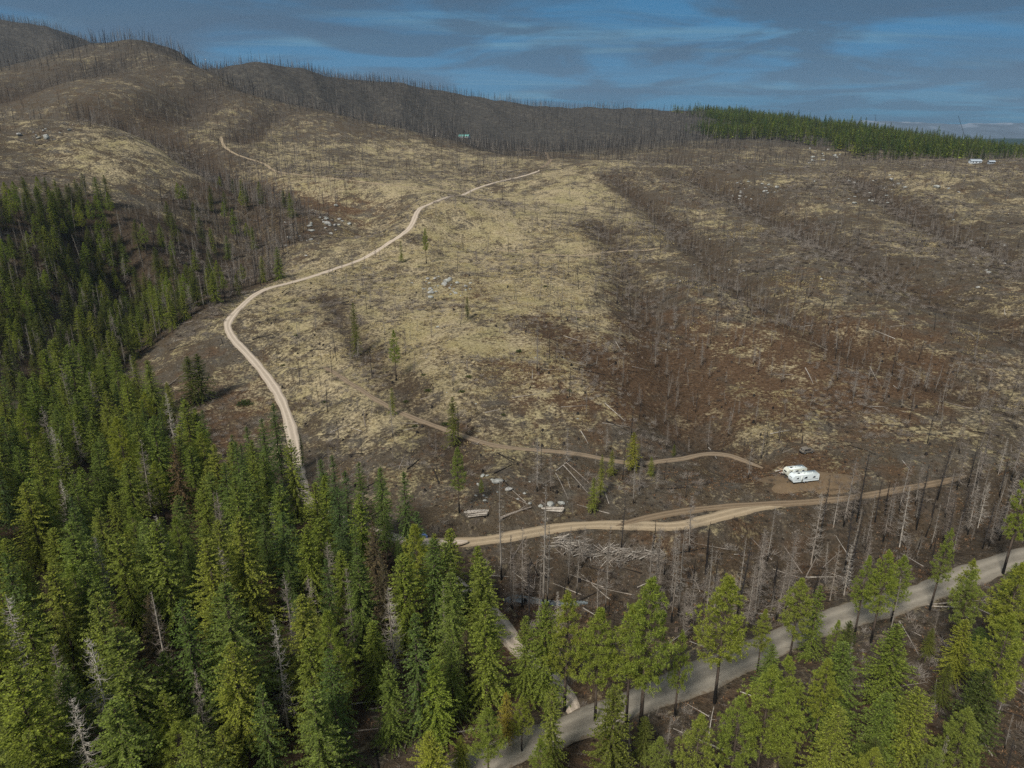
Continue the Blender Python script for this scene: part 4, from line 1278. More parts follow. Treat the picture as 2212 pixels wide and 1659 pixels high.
# conifers on the far ridge at right
x, y = jitter_grid(350, 1500, 1000, 2300, 7.5)
ok, u, v = in_fan(x, y, 22)
RIDGE = [(1500,200),(1560,200),(2400,260),(2400,372),(2212,362),(2140,345),(1980,352),(1880,340),(1760,308),(1640,298),(1540,296)]
c = fbm(x, y, 120, 3, 44)
# the foot of the wood keeps to where the land is seen; the back of the ridge is wooded too
wu = u + fbm(x, y, 90, 3, 45) * 90; wv = v + fbm(x, y, 60, 3, 46) * 14
m = ok & (inside(wu, wv, RIDGE)) & (rng.random(len(x)) < 0.72 + c * 1.2 - .35 * np.clip((v - 315) / 30, 0, 1))
m |= ok & inside(wu + 45, wv, RIDGE) & (rng.random(len(x)) < .10)
x, y = x[m], y[m]
s = rng.uniform(0.45, 1.2, len(x)) * np.where(rng.random(len(x)) < 0.06, 1.35, 1)
print('ridge', len(x))
scatter('far_conifer_forest', LOWC, pts_dict(x, y, s, w=s * rng.uniform(.9, 1.3, len(x)), nv=4), 'dark green conifer forest covering the far ridge at right')

# ---- dead trees
DEADL = []
def dead_zone(x0, x1, y0, y1, sp, fn, h0, h1, kinds, zone, hcap=None):
    x, y = jitter_grid(x0, x1, y0, y1, sp)
    ok, u, v = in_fan(x, y, h1, 60)
    pr = fn(x, y, u, v)
    m = ok & (rng.random(len(x)) < pr)
    x, y = x[m], y[m]
    if y0 < 700:
        k = road_clear(x, y, 1.2) & away_from_heroes(x, y, 2.0); x, y = x[k], y[k]
    for i in range(len(x)):
        h = (h0 + (h1 - h0) * rnd.random() ** 1.3) * (0.45 if rnd.random() < 0.25 else 1)
        kd = rnd.choice(kinds)
        if kd == 'char': h *= .5
        DEADL.append((float(pxh(x[i], y[i], h)), kd, x[i], y[i], h, zone))


notforest = lambda u, v: ~(inside(u, v, FOREST) | inside(u, v, GULLY) | inside(u, v, PINES))
dead_zone(-420, -40, 200, 760, 5.0, lambda x, y, u, v: (inside(u, v, GULLY) | inside(u, v, SNAGW)) * np.clip(0.85 + fbm(x, y, 40, 3, 6) * 0.8, 0.2, 1), 11, 20, ['dark', 'grey', 'thin', 'dark', 'thin'], 'gully')
dead_zone(-20, 210, 120, 215, 4.9, lambda x, y, u, v: inside(u, v, CREEK) * np.clip((u - 900) / 650, 0.34, 1) * (0.85 + fbm(x, y, 25, 2, 8) * 1.2) * (1 - .8 * blob(u, v, 1735, 1130, 55, 70)), 12, 22, ['grey', 'grey', 'thin', 'grey', 'thin', 'dark', 'silver', 'dark', 'char'], 'creek')
dead_zone(-10, 230, 60, 165, 8, lambda x, y, u, v: inside(u, v, PINES) * 0.40, 7, 15, ['thin', 'dark', 'thin'], 'wood')
dead_zone(-230, 30, 60, 320, 12, lambda x, y, u, v: inside(u, v, FOREST) * 0.35, 16, 24, ['grey', 'silver', 'grey'], 'forest')
HILLP = [(640,1040),(500,700),(640,600),(880,500),(1000,400),(1200,350),(1260,400),(1300,520),(1370,700),(1440,900),(1500,1100),(1000,1140),(900,1100)]
dead_zone(-160, 190, 160, 820, 8.4, lambda x, y, u, v: inside(u, v, HILLP) * notforest(u, v) * np.clip(0.34 + 0.5 * np.clip((u - 1080) / 300, 0, 1) + fbm(x, y, 70, 3, 3) * 0.8 - 0.30 * np.clip((620 - v) / 200, 0, 1), 0.05, .9), 5, 14, ['thin', 'grey', 'dark', 'dark', 'grey'], 'hill')
RSL = [(1290,352),(2400,340),(2400,1010),(1900,1040),(1640,1060),(1500,1080),(1440,900),(1370,700),(1300,520)]
dead_zone(30, 640, 170, 860, 6.5, lambda x, y, u, v: inside(u, v, RSL) * np.clip(0.42 + fbm(x, y, 60, 4, 14) * 1.5 + samp(GMASK, x, y) * 0.6 - 0.25 * blob(u, v, 1750, 850, 250, 120), 0.03, 1), 5, 13, ['thin', 'grey', 'dark', 'grey', 'thin'], 'slope')
LSL = [(-100,150),(-100,470),(200,420),(340,470),(470,360),(640,430),(680,480),(860,420),(980,400),(1180,350),(1200,300),(700,200),(400,130)]
dead_zone(-800, 60, 380, 1150, 8.0, lambda x, y, u, v: inside(u, v, LSL) * np.clip(0.30 + fbm(x, y, 90, 4, 24) * 1.2 + samp(GMASK, x, y) * .8, 0.05, 1), 8, 18, ['dark', 'thin', 'dark', 'grey'], 'left')
dead_zone(-120, 900, 860, 1150, 9, lambda x, y, u, v: (v > 285) * ~inside(u, v, RIDGE) * np.clip(0.5 + fbm(x, y, 90, 4, 27) * 1.3 + samp(GMASK, x, y) * .8, 0.05, 1), 8, 17, ['dark', 'thin', 'dark'], 'far')
dead_zone(-1500, 1500, 1050, 2250, 9.5, lambda x, y, u, v: ~inside(u, v, RIDGE) * np.clip(0.58 + fbm(x, y, 110, 5, 34) * 2.0 + .2 * (x < 100), 0.08, 1), 8, 24, ['dark', 'dark', 'thin'], 'far')
DEADL.sort(key=lambda t: -t[0])
print('DEAD', len(DEADL), DEADL[260][0] if len(DEADL) > 260 else 0)
DLAB = {'gully': 'standing in the wooded gully at left', 'creek': 'in the dead stand along the creek',
        'wood': 'in the open wood at lower right', 'forest': 'rising out of the near green forest', 'hill': 'on the grassy hill',
        'slope': 'on the brown slope at right', 'left': 'on the far grassy spurs at left', 'far': 'on the far slopes'}
DK = {'dark': 'dark bare trunk', 'grey': 'grey leafless tree', 'thin': 'thin grey trunk', 'char': 'black charred trunk', 'silver': 'pale bare tree'}
for px, key, tx, ty, th, zn in DEADL[:265]:
    make_tree(key, tx, ty, th, 'dead_tree', uniq(size_word(th, 10, 17, 'short') + DK[key], tx, ty, th), 'dead tree', DK[key] + 's ' + DLAB[zn], 0.03, src=DEAD)
keys = ['dark', 'grey', 'thin', 'char', 'silver']
parts = []; base_i = {}
for k in keys:
    base_i[k] = len(parts)
    for H, a, b in DEAD[k][:3]: parts.append([a, b])
for zset, nm, lb in [(('gully', 'creek', 'wood', 'forest', 'hill', 'slope'), 'standing_dead_trees', 'mass of smaller dead trees standing over the gully, hill and right slope'),
                     (('left', 'far'), 'far_burnt_forest', 'burnt forest of countless bare trunks on the far hills')]:
    Dn = [d for d in DEADL[262:] if d[5] in zset]
    X_ = np.array([d[2] for d in Dn]); Y_ = np.array([d[3] for d in Dn])
    S_ = np.array([d[4] / DEAD[d[1]][0][0] for d in Dn])
    W_ = np.array([base_i[d[1]] + rnd.randrange(min(3, len(DEAD[d[1]]))) for d in Dn])
    ro = np.stack([rng.normal(0, .07, len(Dn)), rng.normal(0, .07, len(Dn)), rng.random(len(Dn)) * 6.28], 1)
    scatter(nm, parts, pts_dict(X_, Y_, S_, rot=ro, which=W_), lb)

# ---------------------------------------------------------------- rocks, logs, stumps
def stone_material():
    m, g = newmat('lichen_granite')
    tc = g.n('ShaderNodeTexCoord'); oi = g.n('ShaderNodeObjectInfo')
    n1 = g.n('ShaderNodeTexNoise', {'Vector': (tc, 3), 'Scale': 1.8, 'Detail': 6.0, 'Roughness': 0.7})
    n2 = g.n('ShaderNodeTexNoise', {'Vector': g.n('ShaderNodeMapping', {0: (tc, 3), 'Location': (5, 2, 1)}), 'Scale': 5.0, 'Detail': 5.0, 'Roughness': 0.7})
    c = g.mix(g.ramp(n1, [(0.4, 0.0), (0.62, 1.0)]), (0.20, 0.19, 0.168), (0.44, 0.42, 0.38))
    c = g.mix(g.ramp(n2, [(0.55, 0.0), (0.68, 0.8)]), c, (0.13, 0.12, 0.105))
    c = g.mix(g.ramp((oi, 5), [(0.0, 0.0), (1.0, 0.4)]), c, (0.36, 0.39, 0.34))
    bp = g.n('ShaderNodeBump', {'Strength': 0.8, 'Distance': 0.2, 'Height': n2})
    principled(g, (c, 2), 0.9, 0.2, bp)
    return m


M_STONE = stone_material()


def rock_mesh(seed):
    import bmesh
    g = np.random.default_rng(seed)
    bm = bmesh.new(); bmesh.ops.create_icosphere(bm, subdivisions=2, radius=1.0)
    pl = unit(g.normal(0, 1, (9, 3))); dd = g.uniform(0.55, 0.95, 9)
    for v in bm.verts:
        p = np.array(v.co)
        for n_, d_ in zip(pl, dd):           # planes shear the ball into a blocky stone
            e_ = p @ n_ - d_
            if e_ > 0: p = p - n_ * e_ * 0.92
        p = p * (1 + g.normal(0, .025))
        v.co = Vector((p[0] * 1.15, p[1] * 0.9, p[2] * 0.8))
    me = bpy.data.meshes.new('boulder'); bm.to_mesh(me); bm.free()
    me.materials.append(M_STONE)
    return me


ROCKS = [rock_mesh(200 + i) for i in range(7)]
ROCKPOS = []
def rock(x, y, s, label, group=None):
    o = link(bpy.data.objects.new('boulder', ROCKS[rnd.randrange(7)]))
    o.location = (x, y, float(hz(x, y)) + s * 0.22)
    o.scale = (s, s * rnd.uniform(.75, 1.1), s * rnd.uniform(.6, .95)); o.rotation_euler = (rnd.uniform(-.3, .3), rnd.uniform(-.3, .3), rnd.random() * 6.28)
    tag(o, label, 'boulder', group)
    ROCKPOS.append((x, y, s))


for u, v, s, lab in [
    (1075, 1042, 1.65, 'largest pale boulder with a pointed top, in the cluster above the tan dirt road'),
    (1099, 1058, 1.15, 'wedge shaped pale boulder right of the largest one'),
    (1043, 1029, 1.0, 'pale boulder with dark patches at the upper left of the cluster'),
    (1053, 1028, .6, 'small pale boulder touching the dark patched one'),
    (1063, 1037, .65, 'round cream boulder just left of the largest one'),
    (1033, 1047, .65, 'low pale boulder left of the little pine'),
    (1045, 1071, .6, 'small round boulder below the little pine'),
    (1047, 1082, .6, 'small white boulder nearest the log stack'),
    (1168, 1094, .75, 'greenish boulder in the middle of the lower row'),
    (1190, 1091, 1.25, 'wide greenish white boulder in front of a pale dead trunk'),
    (1213, 1088, 1.1, 'blocky grey boulder at the right of the lower row'),
    (1145, 1088, .7, 'half hidden grey boulder left in the lower row'),
    (945, 707, .7, 'single bright white boulder on the open grassy hill'),
    (931, 633, 1.8, 'upright pale outcrop stone at the left of the hill outcrop'),
    (930, 643, 1.5, 'broken pale outcrop stone below the upright one'),
    (929, 625, 1.3, 'top stone of the left hill outcrop'),
    (966, 608, 2.0, 'broad flat topped stone at the middle of the hill outcrop'),
    (972, 604, 1.6, 'dark seamed stone behind the broad one of the hill outcrop'),
    (960, 612, 1.4, 'low stone left of the broad one of the hill outcrop'),
    (940, 602, 1.2, 'pale stone at the upper left of the hill outcrop'),
    (988, 612, 1.1, 'loose stone right of the hill outcrop'),
    (1006, 627, .8, 'small loose stone downhill right of the outcrop'),
]:
    p = hit(u, v); rock(p[0], p[1], s * (1.0 if v > 900 else 1.15), lab)


def rock_cluster(cu, cv, ru, rv, n, s0, s1, where):
    for k in range(n):
        u, v = rnd.gauss(cu, ru), rnd.gauss(cv, rv); p = hit(u, v)
        if p[1] < 1200 and all(math.hypot(p[0] - a, p[1] - b) > c_ for a, b, c_ in ROCKPOS[-60:]):
            _s = rnd.uniform(s0, s1) * (1.7 if rnd.random() < .15 else 1)
            rock(p[0], p[1], _s, uniq(size_word(_s, .6, 1.3, 'small', 'big') + 'pale stone', p[0], p[1]), 'pale stones lying on the slopes')


rock_cluster(715, 472, 30, 16, 26, .6, 1.9, 'on the rocky brown slope left of the winding road')
rock_cluster(650, 510, 22, 12, 12, .5, 1.4, 'at the gully edge left of the winding road')
rock_cluster(958, 616, 26, 11, 30, .4, 1.2, 'around the outcrop on the hill')
rock_cluster(1650, 405, 40, 14, 22, .6, 1.7, 'in the outcrop high on the right slope')
rock_cluster(1600, 425, 20, 10, 10, .5, 1.3, 'left of the outcrop high on the right slope')
rock_cluster(1875, 432, 30, 8, 9, .6, 1.5, 'in the middle of the upper right slope')
rock_cluster(1950, 400, 60, 14, 14, .6, 2.0, 'below the crest at right')
rock_cluster(2120, 560, 50, 45, 14, .5, 1.3, 'scattered over the far right slope')
rock_cluster(1775, 335, 30, 6, 12, 1.2, 3.2, 'in the cliff patch on the low mound behind')
rock_cluster(100, 292, 25, 8, 12, .8, 2.2, 'on the left spur')
rock_cluster(1090, 1065, 50, 22, 14, .18, .42, 'beside the big boulders above the dirt road')
rock_cluster(1200, 800, 140, 120, 16, .18, .5, 'lying loose in the grass of the hill')
rock_cluster(1600, 560, 110, 50, 10, .4, 1.0, 'loose on the middle right slope')


def log_mesh(seed, mats, L=9, r=0.17, br=5):
    g = np.random.default_rng(seed); mb = MB(); t = np.linspace(0, 1, 6)
    P = np.stack([(t - .5) * L, np.sin(t * 3 + seed) * .12, r * 0.7 + t * 0.05], 1)
    mb.path(P, r * (1 - .7 * t), 6)
    n = br
    if n:
        A = np.stack([(g.uniform(.3, .98, n) - .5) * L, np.zeros(n), np.full(n, r)], 1)
        a = g.choice([-1, 1], n) * g.uniform(.5, 1.4, n)
        mb.tubes(A, A + dirs(a, g.uniform(0, .9, n)) * g.uniform(.4, 1.5, n)[:, None], .03, .008)
    return mb.mesh('fallen_log', mats, True)


LOGS = [log_mesh(300, M_PALEW), log_mesh(301, M_PALEW, 7, .15, 3), log_mesh(302, M_TWIG, 10, .16, 9), log_mesh(303, M_TWIG, 8, .14, 8), log_mesh(304, M_CHAR, 8, .2, 3), log_mesh(305, M_CHAR, 6, .2, 0)]
LOGN = ['pale', 'pale', 'grey', 'grey', 'charred black', 'charred black']
def log_at(x, y, rz, k, s, label, group=None, w=1.0):
    o = link(bpy.data.objects.new('fallen_log', LOGS[k]))
    dx, dy = math.cos(rz) * 2.5 * s, math.sin(rz) * 2.5 * s
    za, zb = float(hz(x - dx, y - dy)), float(hz(x + dx, y + dy))
    o.location = (x, y, (za + zb) / 2 + 0.03); o.rotation_euler = (0, -math.atan2(zb - za, 5 * s), rz); o.scale = (s, s * w, s * w)
    return tag(o, label, 'fallen log', group)


def log_uv(u1, v1, u2, v2, k, label, w=1.0):
    a, b = hit(u1, v1), hit(u2, v2)
    L = float(np.hypot(*(b - a)[:2])); base = [9, 7, 10, 8, 8, 6][k]
    log_at((a[0] + b[0]) / 2, (a[1] + b[1]) / 2, math.atan2(b[1] - a[1], b[0] - a[0]), k, L / base, label, None, w / max(L / base, .3) ** .6)


for a in [(1236,797,1310,812,4,'dark log lying level across the reddish hill patch'),
          (1330,738,1342,760,0,'short bright log near the right side of the hill'),
          (1218,725,1256,738,0,'thin pale log on the upper right of the hill'),
          (1307,872,1350,912,0,'long thin pale log running down the right of the hill'),
          (1255,932,1270,962,1,'pale log pointing down at the old track'),
          (1068,1024,1108,1003,4,'black log leaning uphill from the largest boulder'),
          (1216,1006,1270,1066,2,'long pale slender log right of the dense grey dead tree'),
          (1200,1022,1228,1082,2,'slender log lying beside the long pale one'),
          (1222,1000,1290,1060,2,'grey slender log fallen towards the narrow pine'),
          (1308,910,1370,938,4,'dark log above the bright yellow pine'),
          (1075,980,1110,1000,4,'charred log below the old track'),
          (1300,915,1360,925,2,'grey log in the brush above the old track'),
          (1880,793,1893,827,0,'upright looking white log on the red slope'),
          (1930,833,1940,842,0,'bright white log right of the upright looking one'),
          (1740,795,1756,830,1,'pale log at left on the red slope'),
          (1910,918,1952,922,4,'black log low on the right slope'),
          (1878,878,1912,880,1,'level pale log low on the red slope'),
          (1950,996,1968,1020,0,'white snapped log right of the trailers'),
          (1663,938,1706,930,1,'pale log above the dark wrecked truck'),
          (1530,960,1546,1007,1,'thin pale log left of the trailers'),
          (1255,1306,1300,1340,0,'pale log falling towards the roadside pines'),
          (1376,1270,1424,1248,0,'thick cream log behind the pine row'),
          (1400,1425,1500,1352,2,'long bent grey log right of the pine row'),
          (1490,1385,1525,1402,0,'cream log beside the lone tall pine'),
          (1662,1222,1740,1248,0,'long pale log under the dead stand'),
          (1740,1247,1810,1249,0,'thin pale log continuing towards the road clump'),
          (1585,1198,1605,1199,1,'short pale log by the burnt clearing edge'),
          (2000,1305,2110,1318,0,'pale log beyond the gravel road verge at right'),
          (2060,1323,2108,1343,0,'pale log slanting down at the right verge'),
          (1995,1306,2162,1300,2,'long grey log parallel to the gravel road at right'),
          (1600,1495,1650,1515,0,'pale log below the gravel road'),
          (1940,1350,1985,1420,2,'slanting grey log in the brush at right'),
          (1050,1243,1100,1247,1,'short cream log by the grey feathery dead trees'),
          (1105,1290,1170,1297,2,'log lying along the little creek'),
          (985,1375,1040,1390,4,'dark log on the forest floor under the pair of firs'),
          (978,1560,1006,1592,2,'grey log near the small bottom conifers'),
          (935,1382,960,1381,2,'log beside the pale bare trunk'),
          (545,735,600,720,4,'dark log on the brown slope left of the winding road'),
          (340,850,420,790,2,'long grey log at the forest edge')]:
    log_uv(*a)


# loose logs over the land
def scatter_logs(n, u0, u1, v0, v1, where, fn=None):
    k = 0; t = 0
    while k < n and t < n * 8:
        t += 1
        u, v = rnd.uniform(u0, u1), rnd.uniform(v0, v1)
        if fn and not fn(u, v): continue
        p = hit(u, v)
        if not road_clear(np.array([p[0]]), np.array([p[1]]), 2.5)[0]: continue
        q = rnd.choice([0, 1, 2, 2, 3, 3, 4, 4, 5])
        log_at(p[0], p[1], rnd.random() * 3.14, q, rnd.uniform(.5, 1.25), uniq(LOGN[q] + ' log', p[0], p[1]), LOGN[q] + ' fallen logs ' + where, 1.0)
        k += 1


hp = lambda u, v: inside(np.array([u]), np.array([v]), HILLP)[0]
scatter_logs(80, 600, 1480, 560, 1120, 'lying in the grass of the hill', hp)
scatter_logs(48, 1440, 2200, 480, 1010, 'on the brown slope at right')
scatter_logs(42, 1060, 2180, 1180, 1340, 'in the dead stand by the creek')
scatter_logs(26, 1450, 2180, 1350, 1640, 'on the floor of the lower right wood')
scatter_logs(14, 800, 1000, 1440, 1640, 'on the brown forest floor at the bottom')
scatter_logs(10, 360, 560, 640, 840, 'on the slope left of the winding road')

# slash pile
sp_ = hit(1312, 1190)
sl = empty('slash_pile', sp_); tag(sl, 'long grey heap of piled branches and broken trunks below the tan dirt road', 'wood pile')
a_, b_ = hit(1205, 1176), hit(1425, 1203)
PLOG = [log_mesh(400 + i, M_PALEW if i % 3 else M_TWIG, 4.2, .13, 6) for i in range(6)]
for me_ in PLOG: me_.name = 'piled_branch'
for i in range(230):
    f = rnd.random(); q = np.array(a_) * (1 - f) + np.array(b_) * f
    ww = 3.0 * (1 - abs(f - .42)) ; dx, dy = rnd.gauss(0, 1.2), rnd.gauss(0, ww * .45)
    x_, y_ = q[0] + dx, q[1] + dy
    h_ = max(0, 1.5 * math.exp(-(dy / 1.6) ** 2) * (1 - 0.5 * abs(f - .35))) * rnd.random()
    o = link(bpy.data.objects.new('branch', PLOG[i % 6])); o.parent = sl
    o.location = (x_ - sp_[0], y_ - sp_[1], float(hz(x_, y_)) - sp_[2] + h_)
    o.rotation_euler = (rnd.uniform(-.5, .5), rnd.gauss(0, .32), rnd.gauss(0, .9)); s_ = rnd.uniform(.4, 1.25); o.scale = (s_, s_, s_)
mb = MB(); n = 4200
f = rng.random(n); dy = rng.normal(0, 1.5, n); X_ = a_[0] * (1 - f) + b_[0] * f + rng.normal(0, 1, n); Y_ = a_[1] * (1 - f) + b_[1] * f + dy
Z_ = hz(X_, Y_) + rng.random(n) * 1.2 * np.exp(-(dy / 1.6) ** 2); A = np.stack([X_, Y_, Z_], 1) - np.array(sp_)
mb.tubes(A, A + dirs(rng.random(n) * 6.28, rng.normal(.1, .35, n)) * rng.uniform(.5, 1.8, n)[:, None], .022, .006)
o = mb.obj('brushwood', M_TWIG, sl); o['kind'] = 'stuff'

# stacks of cut logs above the dirt road
CUT = log_mesh(420, M_PALEW, 6, .22, 0); CUT.name = 'cut_log'
for (u, v, rz, rows, lab) in [(1030, 1112, .12, (5, 4, 3), 'neat stack of grey cut logs above the left end of the tan dirt road'),
                              (1195, 1102, -.18, (4, 3), 'low stack of pale cut logs under the blocky grey boulder')]:
    p = hit(u, v); e = empty('log_stack', p, rz); tag(e, lab, 'log stack')
    for r_, m_ in enumerate(rows):
        for k in range(m_):
            o = link(bpy.data.objects.new('log', CUT)); o.parent = e
            o.location = (rnd.uniform(-.4, .4), (k - (m_ - 1) / 2) * .5, r_ * .42); o.scale = (rnd.uniform(.85, 1.05), 1.25, 1.25)
            if rnd.random() < .5: o.rotation_euler = (0, 0, 3.14159)
log_uv(1080, 1127, 1148, 1098, 2, 'big uprooted trunk with broken limbs above the tan dirt road', 3.0)

# stumps
SM = []
for i in range(3):
    mb = MB(); t = np.array([0, .3, .8, 1.0]); P = np.stack([t * 0, t * 0, t * .75 - .12], 1); mb.path(P, [.42, .30, .25, .22 - .03 * i], 7)
    SM.append(mb.mesh('stump', M_CHAR if i else M_BARK, True))
STP = []
def stumps(n, u0, u1, v0, v1, where, fn=None):
    k = t = 0
    while k < n and t < n * 8:
        t += 1; u, v = rnd.uniform(u0, u1), rnd.uniform(v0, v1)
        if fn and not fn(u, v): continue
        p = hit(u, v)
        if not road_clear(np.array([p[0]]), np.array([p[1]]), 1)[0]: continue
        o = link(bpy.data.objects.new('stump', SM[rnd.choice([0, 1, 1, 2, 2])])); o.location = p
        s = rnd.uniform(.8, 1.7); o.scale = (s, s, s * rnd.uniform(.6, 1.2)); o.rotation_euler = (0, 0, rnd.random() * 6)
        tag(o, uniq('dark burnt stump', p[0], p[1]), 'stump', 'dark burnt stumps ' + where); k += 1
stumps(130, 560, 1470, 560, 1110, 'in the grass of the hill', hp)
stumps(60, 1450, 2200, 600, 1010, 'on the brown slope at right')
stumps(18, 1060, 1500, 1200, 1380, 'in the burnt clearing')

# ---------------------------------------------------------------- brush, grass tufts, litter
def brush_mesh(seed, n, h, spread, mat, r=.02):
    g = np.random.default_rng(seed); mb = MB()
    az = g.random(n) * 6.28; A = np.stack([g.normal(0, spread * .35, n), g.normal(0, spread * .35, n), np.zeros(n) - .05], 1)
    el = g.uniform(.25, 1.45, n); L = h * g.uniform(.5, 1.2, n)
    B = A + dirs(az, el) * L[:, None]; mb.tubes(A, B, r, r * .35)
    f = g.uniform(.3, .8, n)[:, None]; P = A * (1 - f) + B * f
    mb.tubes(P, P + dirs(az + g.uniform(-1, 1, n), el * .7) * (L * .5)[:, None], r * .6, r * .25)
    return mb.mesh('dead_brush', mat)


def tuft_mesh(seed, n, h, mat, w=.05):
    g = np.random.default_rng(seed); mb = MB()
    az = g.random(n) * 6.28; el = g.uniform(.25, 1.3, n); A = np.stack([g.normal(0, .28, n), g.normal(0, .28, n), np.zeros(n) - .04], 1)
    D = dirs(az, el); B = A + D * (h * g.uniform(.5, 1.2, n))[:, None]
    mb.leaves(A, B, unit(np.cross(D, g.normal(0, .3, (n, 3)) + [0, 0, 1])) * w, 0, .35)
    return mb.mesh('grass_tuft', mat)


M_STRAW = bark_material('straw_grass', [(0.42, 0.335, 0.17), (0.54, 0.44, 0.23), (0.34, 0.28, 0.125), (0.33, 0.245, 0.13)])
M_BRACKEN = bark_material('red_brown_litter', [(0.16, 0.085, 0.045), (0.23, 0.14, 0.075), (0.13, 0.09, 0.055)])
M_SHRUB = leaf_material('evergreen_shrub', [(0.07, 0.085, 0.03), (0.09, 0.095, 0.035), (0.055, 0.075, 0.03)], 1.4)
BR = [brush_mesh(500 + i, 46, 1.5, 1.1, M_TWIG, .026) for i in range(4)] + [brush_mesh(510 + i, 40, 1.1, 1.0, M_TWIGB, .026) for i in range(2)]


def field(n_sp, x0, x1, y0, y1, fn):
    x, y = jitter_grid(x0, x1, y0, y1, n_sp); ok, u, v = in_fan(x, y, 2, 40)
    x, y, u, v = x[ok], y[ok], u[ok], v[ok]
    m = rng.random(len(x)) < fn(x, y, u, v); x, y = x[m], y[m]
    k = road_clear(x, y, .3); return x[k], y[k]


_fo = blur(fo, 1)
x1_, y1_ = field(2.6, -140, 260, 75, 330, lambda x, y, u, v: np.clip(.14 + fbm(x, y, 22, 4, 51) * 1.5 + inside(u, v, CREEK) * .38 + inside(u, v, PINES) * .08 + blob(u, v, 1000, 660, 70, 20), 0, .9) * ~inside(u, v, FOREST))
x2_, y2_ = field(3.4, -500, 640, 330, 820, lambda x, y, u, v: np.clip(.12 + fbm(x, y, 40, 4, 52) * 1.6 + samp(GMASK, x, y) * .5, 0, .9))
X_ = np.concatenate([x1_, x2_]); Y_ = np.concatenate([y1_, y2_]); print('brush', len(X_))
S_ = rng.uniform(.45, 1.15, len(X_)) * np.concatenate([np.ones(len(x1_)), np.full(len(x2_), 1.35)])
scatter('dead_brush', BR, pts_dict(X_, Y_, S_ * .8, w=S_ * 1.2, nv=6), 'grey leafless brush and scorched twigs covering the slopes')
TF = [tuft_mesh(520 + i, 22, .42, M_STRAW, .04) for i in range(4)]
grs = lambda x, y: np.clip(samp(gr, x, y) * 1.0 + fbm(x, y, 9, 4, 61) * 1.1 + fbm(x, y, 40, 3, 62) * .9 - .28, 0, 1) * (samp(gr, x, y) > .22)
x1_, y1_ = field(1.05, -140, 250, 95, 300, lambda x, y, u, v: grs(x, y) * .9 * (v > 560))
x2_, y2_ = field(2.1, -240, 330, 300, 560, lambda x, y, u, v: grs(x, y) * .9)
X_ = np.concatenate([x1_, x2_]); Y_ = np.concatenate([y1_, y2_]); print('tufts', len(X_))
S_ = rng.uniform(.6, 1.5, len(X_)) * np.concatenate([np.ones(len(x1_)), np.full(len(x2_), 1.6)])
scatter('dry_grass', TF, pts_dict(X_, Y_, S_ * .9, w=S_, nv=4), 'tufts of dry straw coloured grass')
LT = [tuft_mesh(540 + i, 16, .5, M_BRACKEN, .06) for i in range(3)] + [brush_mesh(550, 14, .6, .8, M_TWIG, .022)]
x1_, y1_ = field(1.5, -80, 215, 55, 215, lambda x, y, u, v: np.clip(.35 + samp(rd, x, y) * .5 - samp(gr, x, y) * .6 + fbm(x, y, 8, 3, 71) * 1.2, 0, .85) * (v > 880))
print('litter', len(x1_))
scatter('forest_litter', LT, pts_dict(x1_, y1_, rng.uniform(.5, 1.3, len(x1_)), nv=4), 'reddish brown bracken and twig litter on the ground')
# low evergreen shrubs on the hill
SHB = []
for i in range(2):
    g_ = np.random.default_rng(560 + i); mb = MB(); n = 240
    A = unit(g_.normal(0, 1, (n, 3))) * g_.uniform(.3, 1, n)[:, None] * np.array([1, 1, .55]); A[:, 2] = np.abs(A[:, 2]); D = unit(A + [0, 0, .4] + g_.normal(0, .4, (n, 3)))
    mb.leaves(A, A + D * .28, unit(np.cross(D, g_.normal(0, 1, (n, 3)))) * .07); SHB.append(mb.mesh('low_shrub', M_SHRUB))
for (u, v) in [(877, 869), (915, 811), (997, 847), (962, 918), (896, 922), (1087, 897), (1120, 760), (925, 845), (1247, 690), (612, 790), (640, 725), (590, 668), (700, 870), (1013, 815), (1230, 845), (1330, 580), (1180, 620), (830, 600), (905, 577)]:
    p = hit(u, v); o = link(bpy.data.objects.new('low_shrub', SHB[rnd.randrange(2)])); o.location = p
    s = rnd.uniform(.8, 1.5); o.scale = (s * 1.3, s, s); o.rotation_euler = (0, 0, rnd.random() * 6)
    tag(o, uniq('low green shrub', p[0], p[1]), 'shrub', 'low evergreen shrubs on the hill')
p = hit(530, 875); o = link(bpy.data.objects.new('low_shrub', SHB[0])); o.location = p; o.scale = (3.2, 2.6, 3.6); tag(o, 'large rounded green shrub beside the winding road above the forest', 'shrub')

# ---------------------------------------------------------------- creek, clearing, trailers and other made things
def flat_mat(name, col, rough=.6, spec=.4, metal=0.0, vary=.12, scale=3.0, dirt=None):
    m, g = newmat(name)
    tc = g.n('ShaderNodeTexCoord')
    nz = g.n('ShaderNodeTexNoise', {'Vector': (tc, 3), 'Scale': scale, 'Detail': 5.0, 'Roughness': .7})
    c = g.mix(g.ramp(nz, [(.35, 0.0), (.68, 1.0)]), tuple(k * (1 - vary) for k in col), tuple(min(1, k * (1 + vary)) for k in col))
    if dirt:
        n2 = g.n('ShaderNodeTexNoise', {'Vector': g.n('ShaderNodeMapping', {0: (tc, 3), 'Scale': (1.2, 1.2, .35)}), 'Scale': 2.0, 'Detail': 6.0, 'Roughness': .75})
        c = g.mix(g.ramp(n2, [(.5, 0.0), (.72, .6)]), c, dirt)
    principled(g, (c, 2), rough, spec, None, Metallic=metal)
    return m


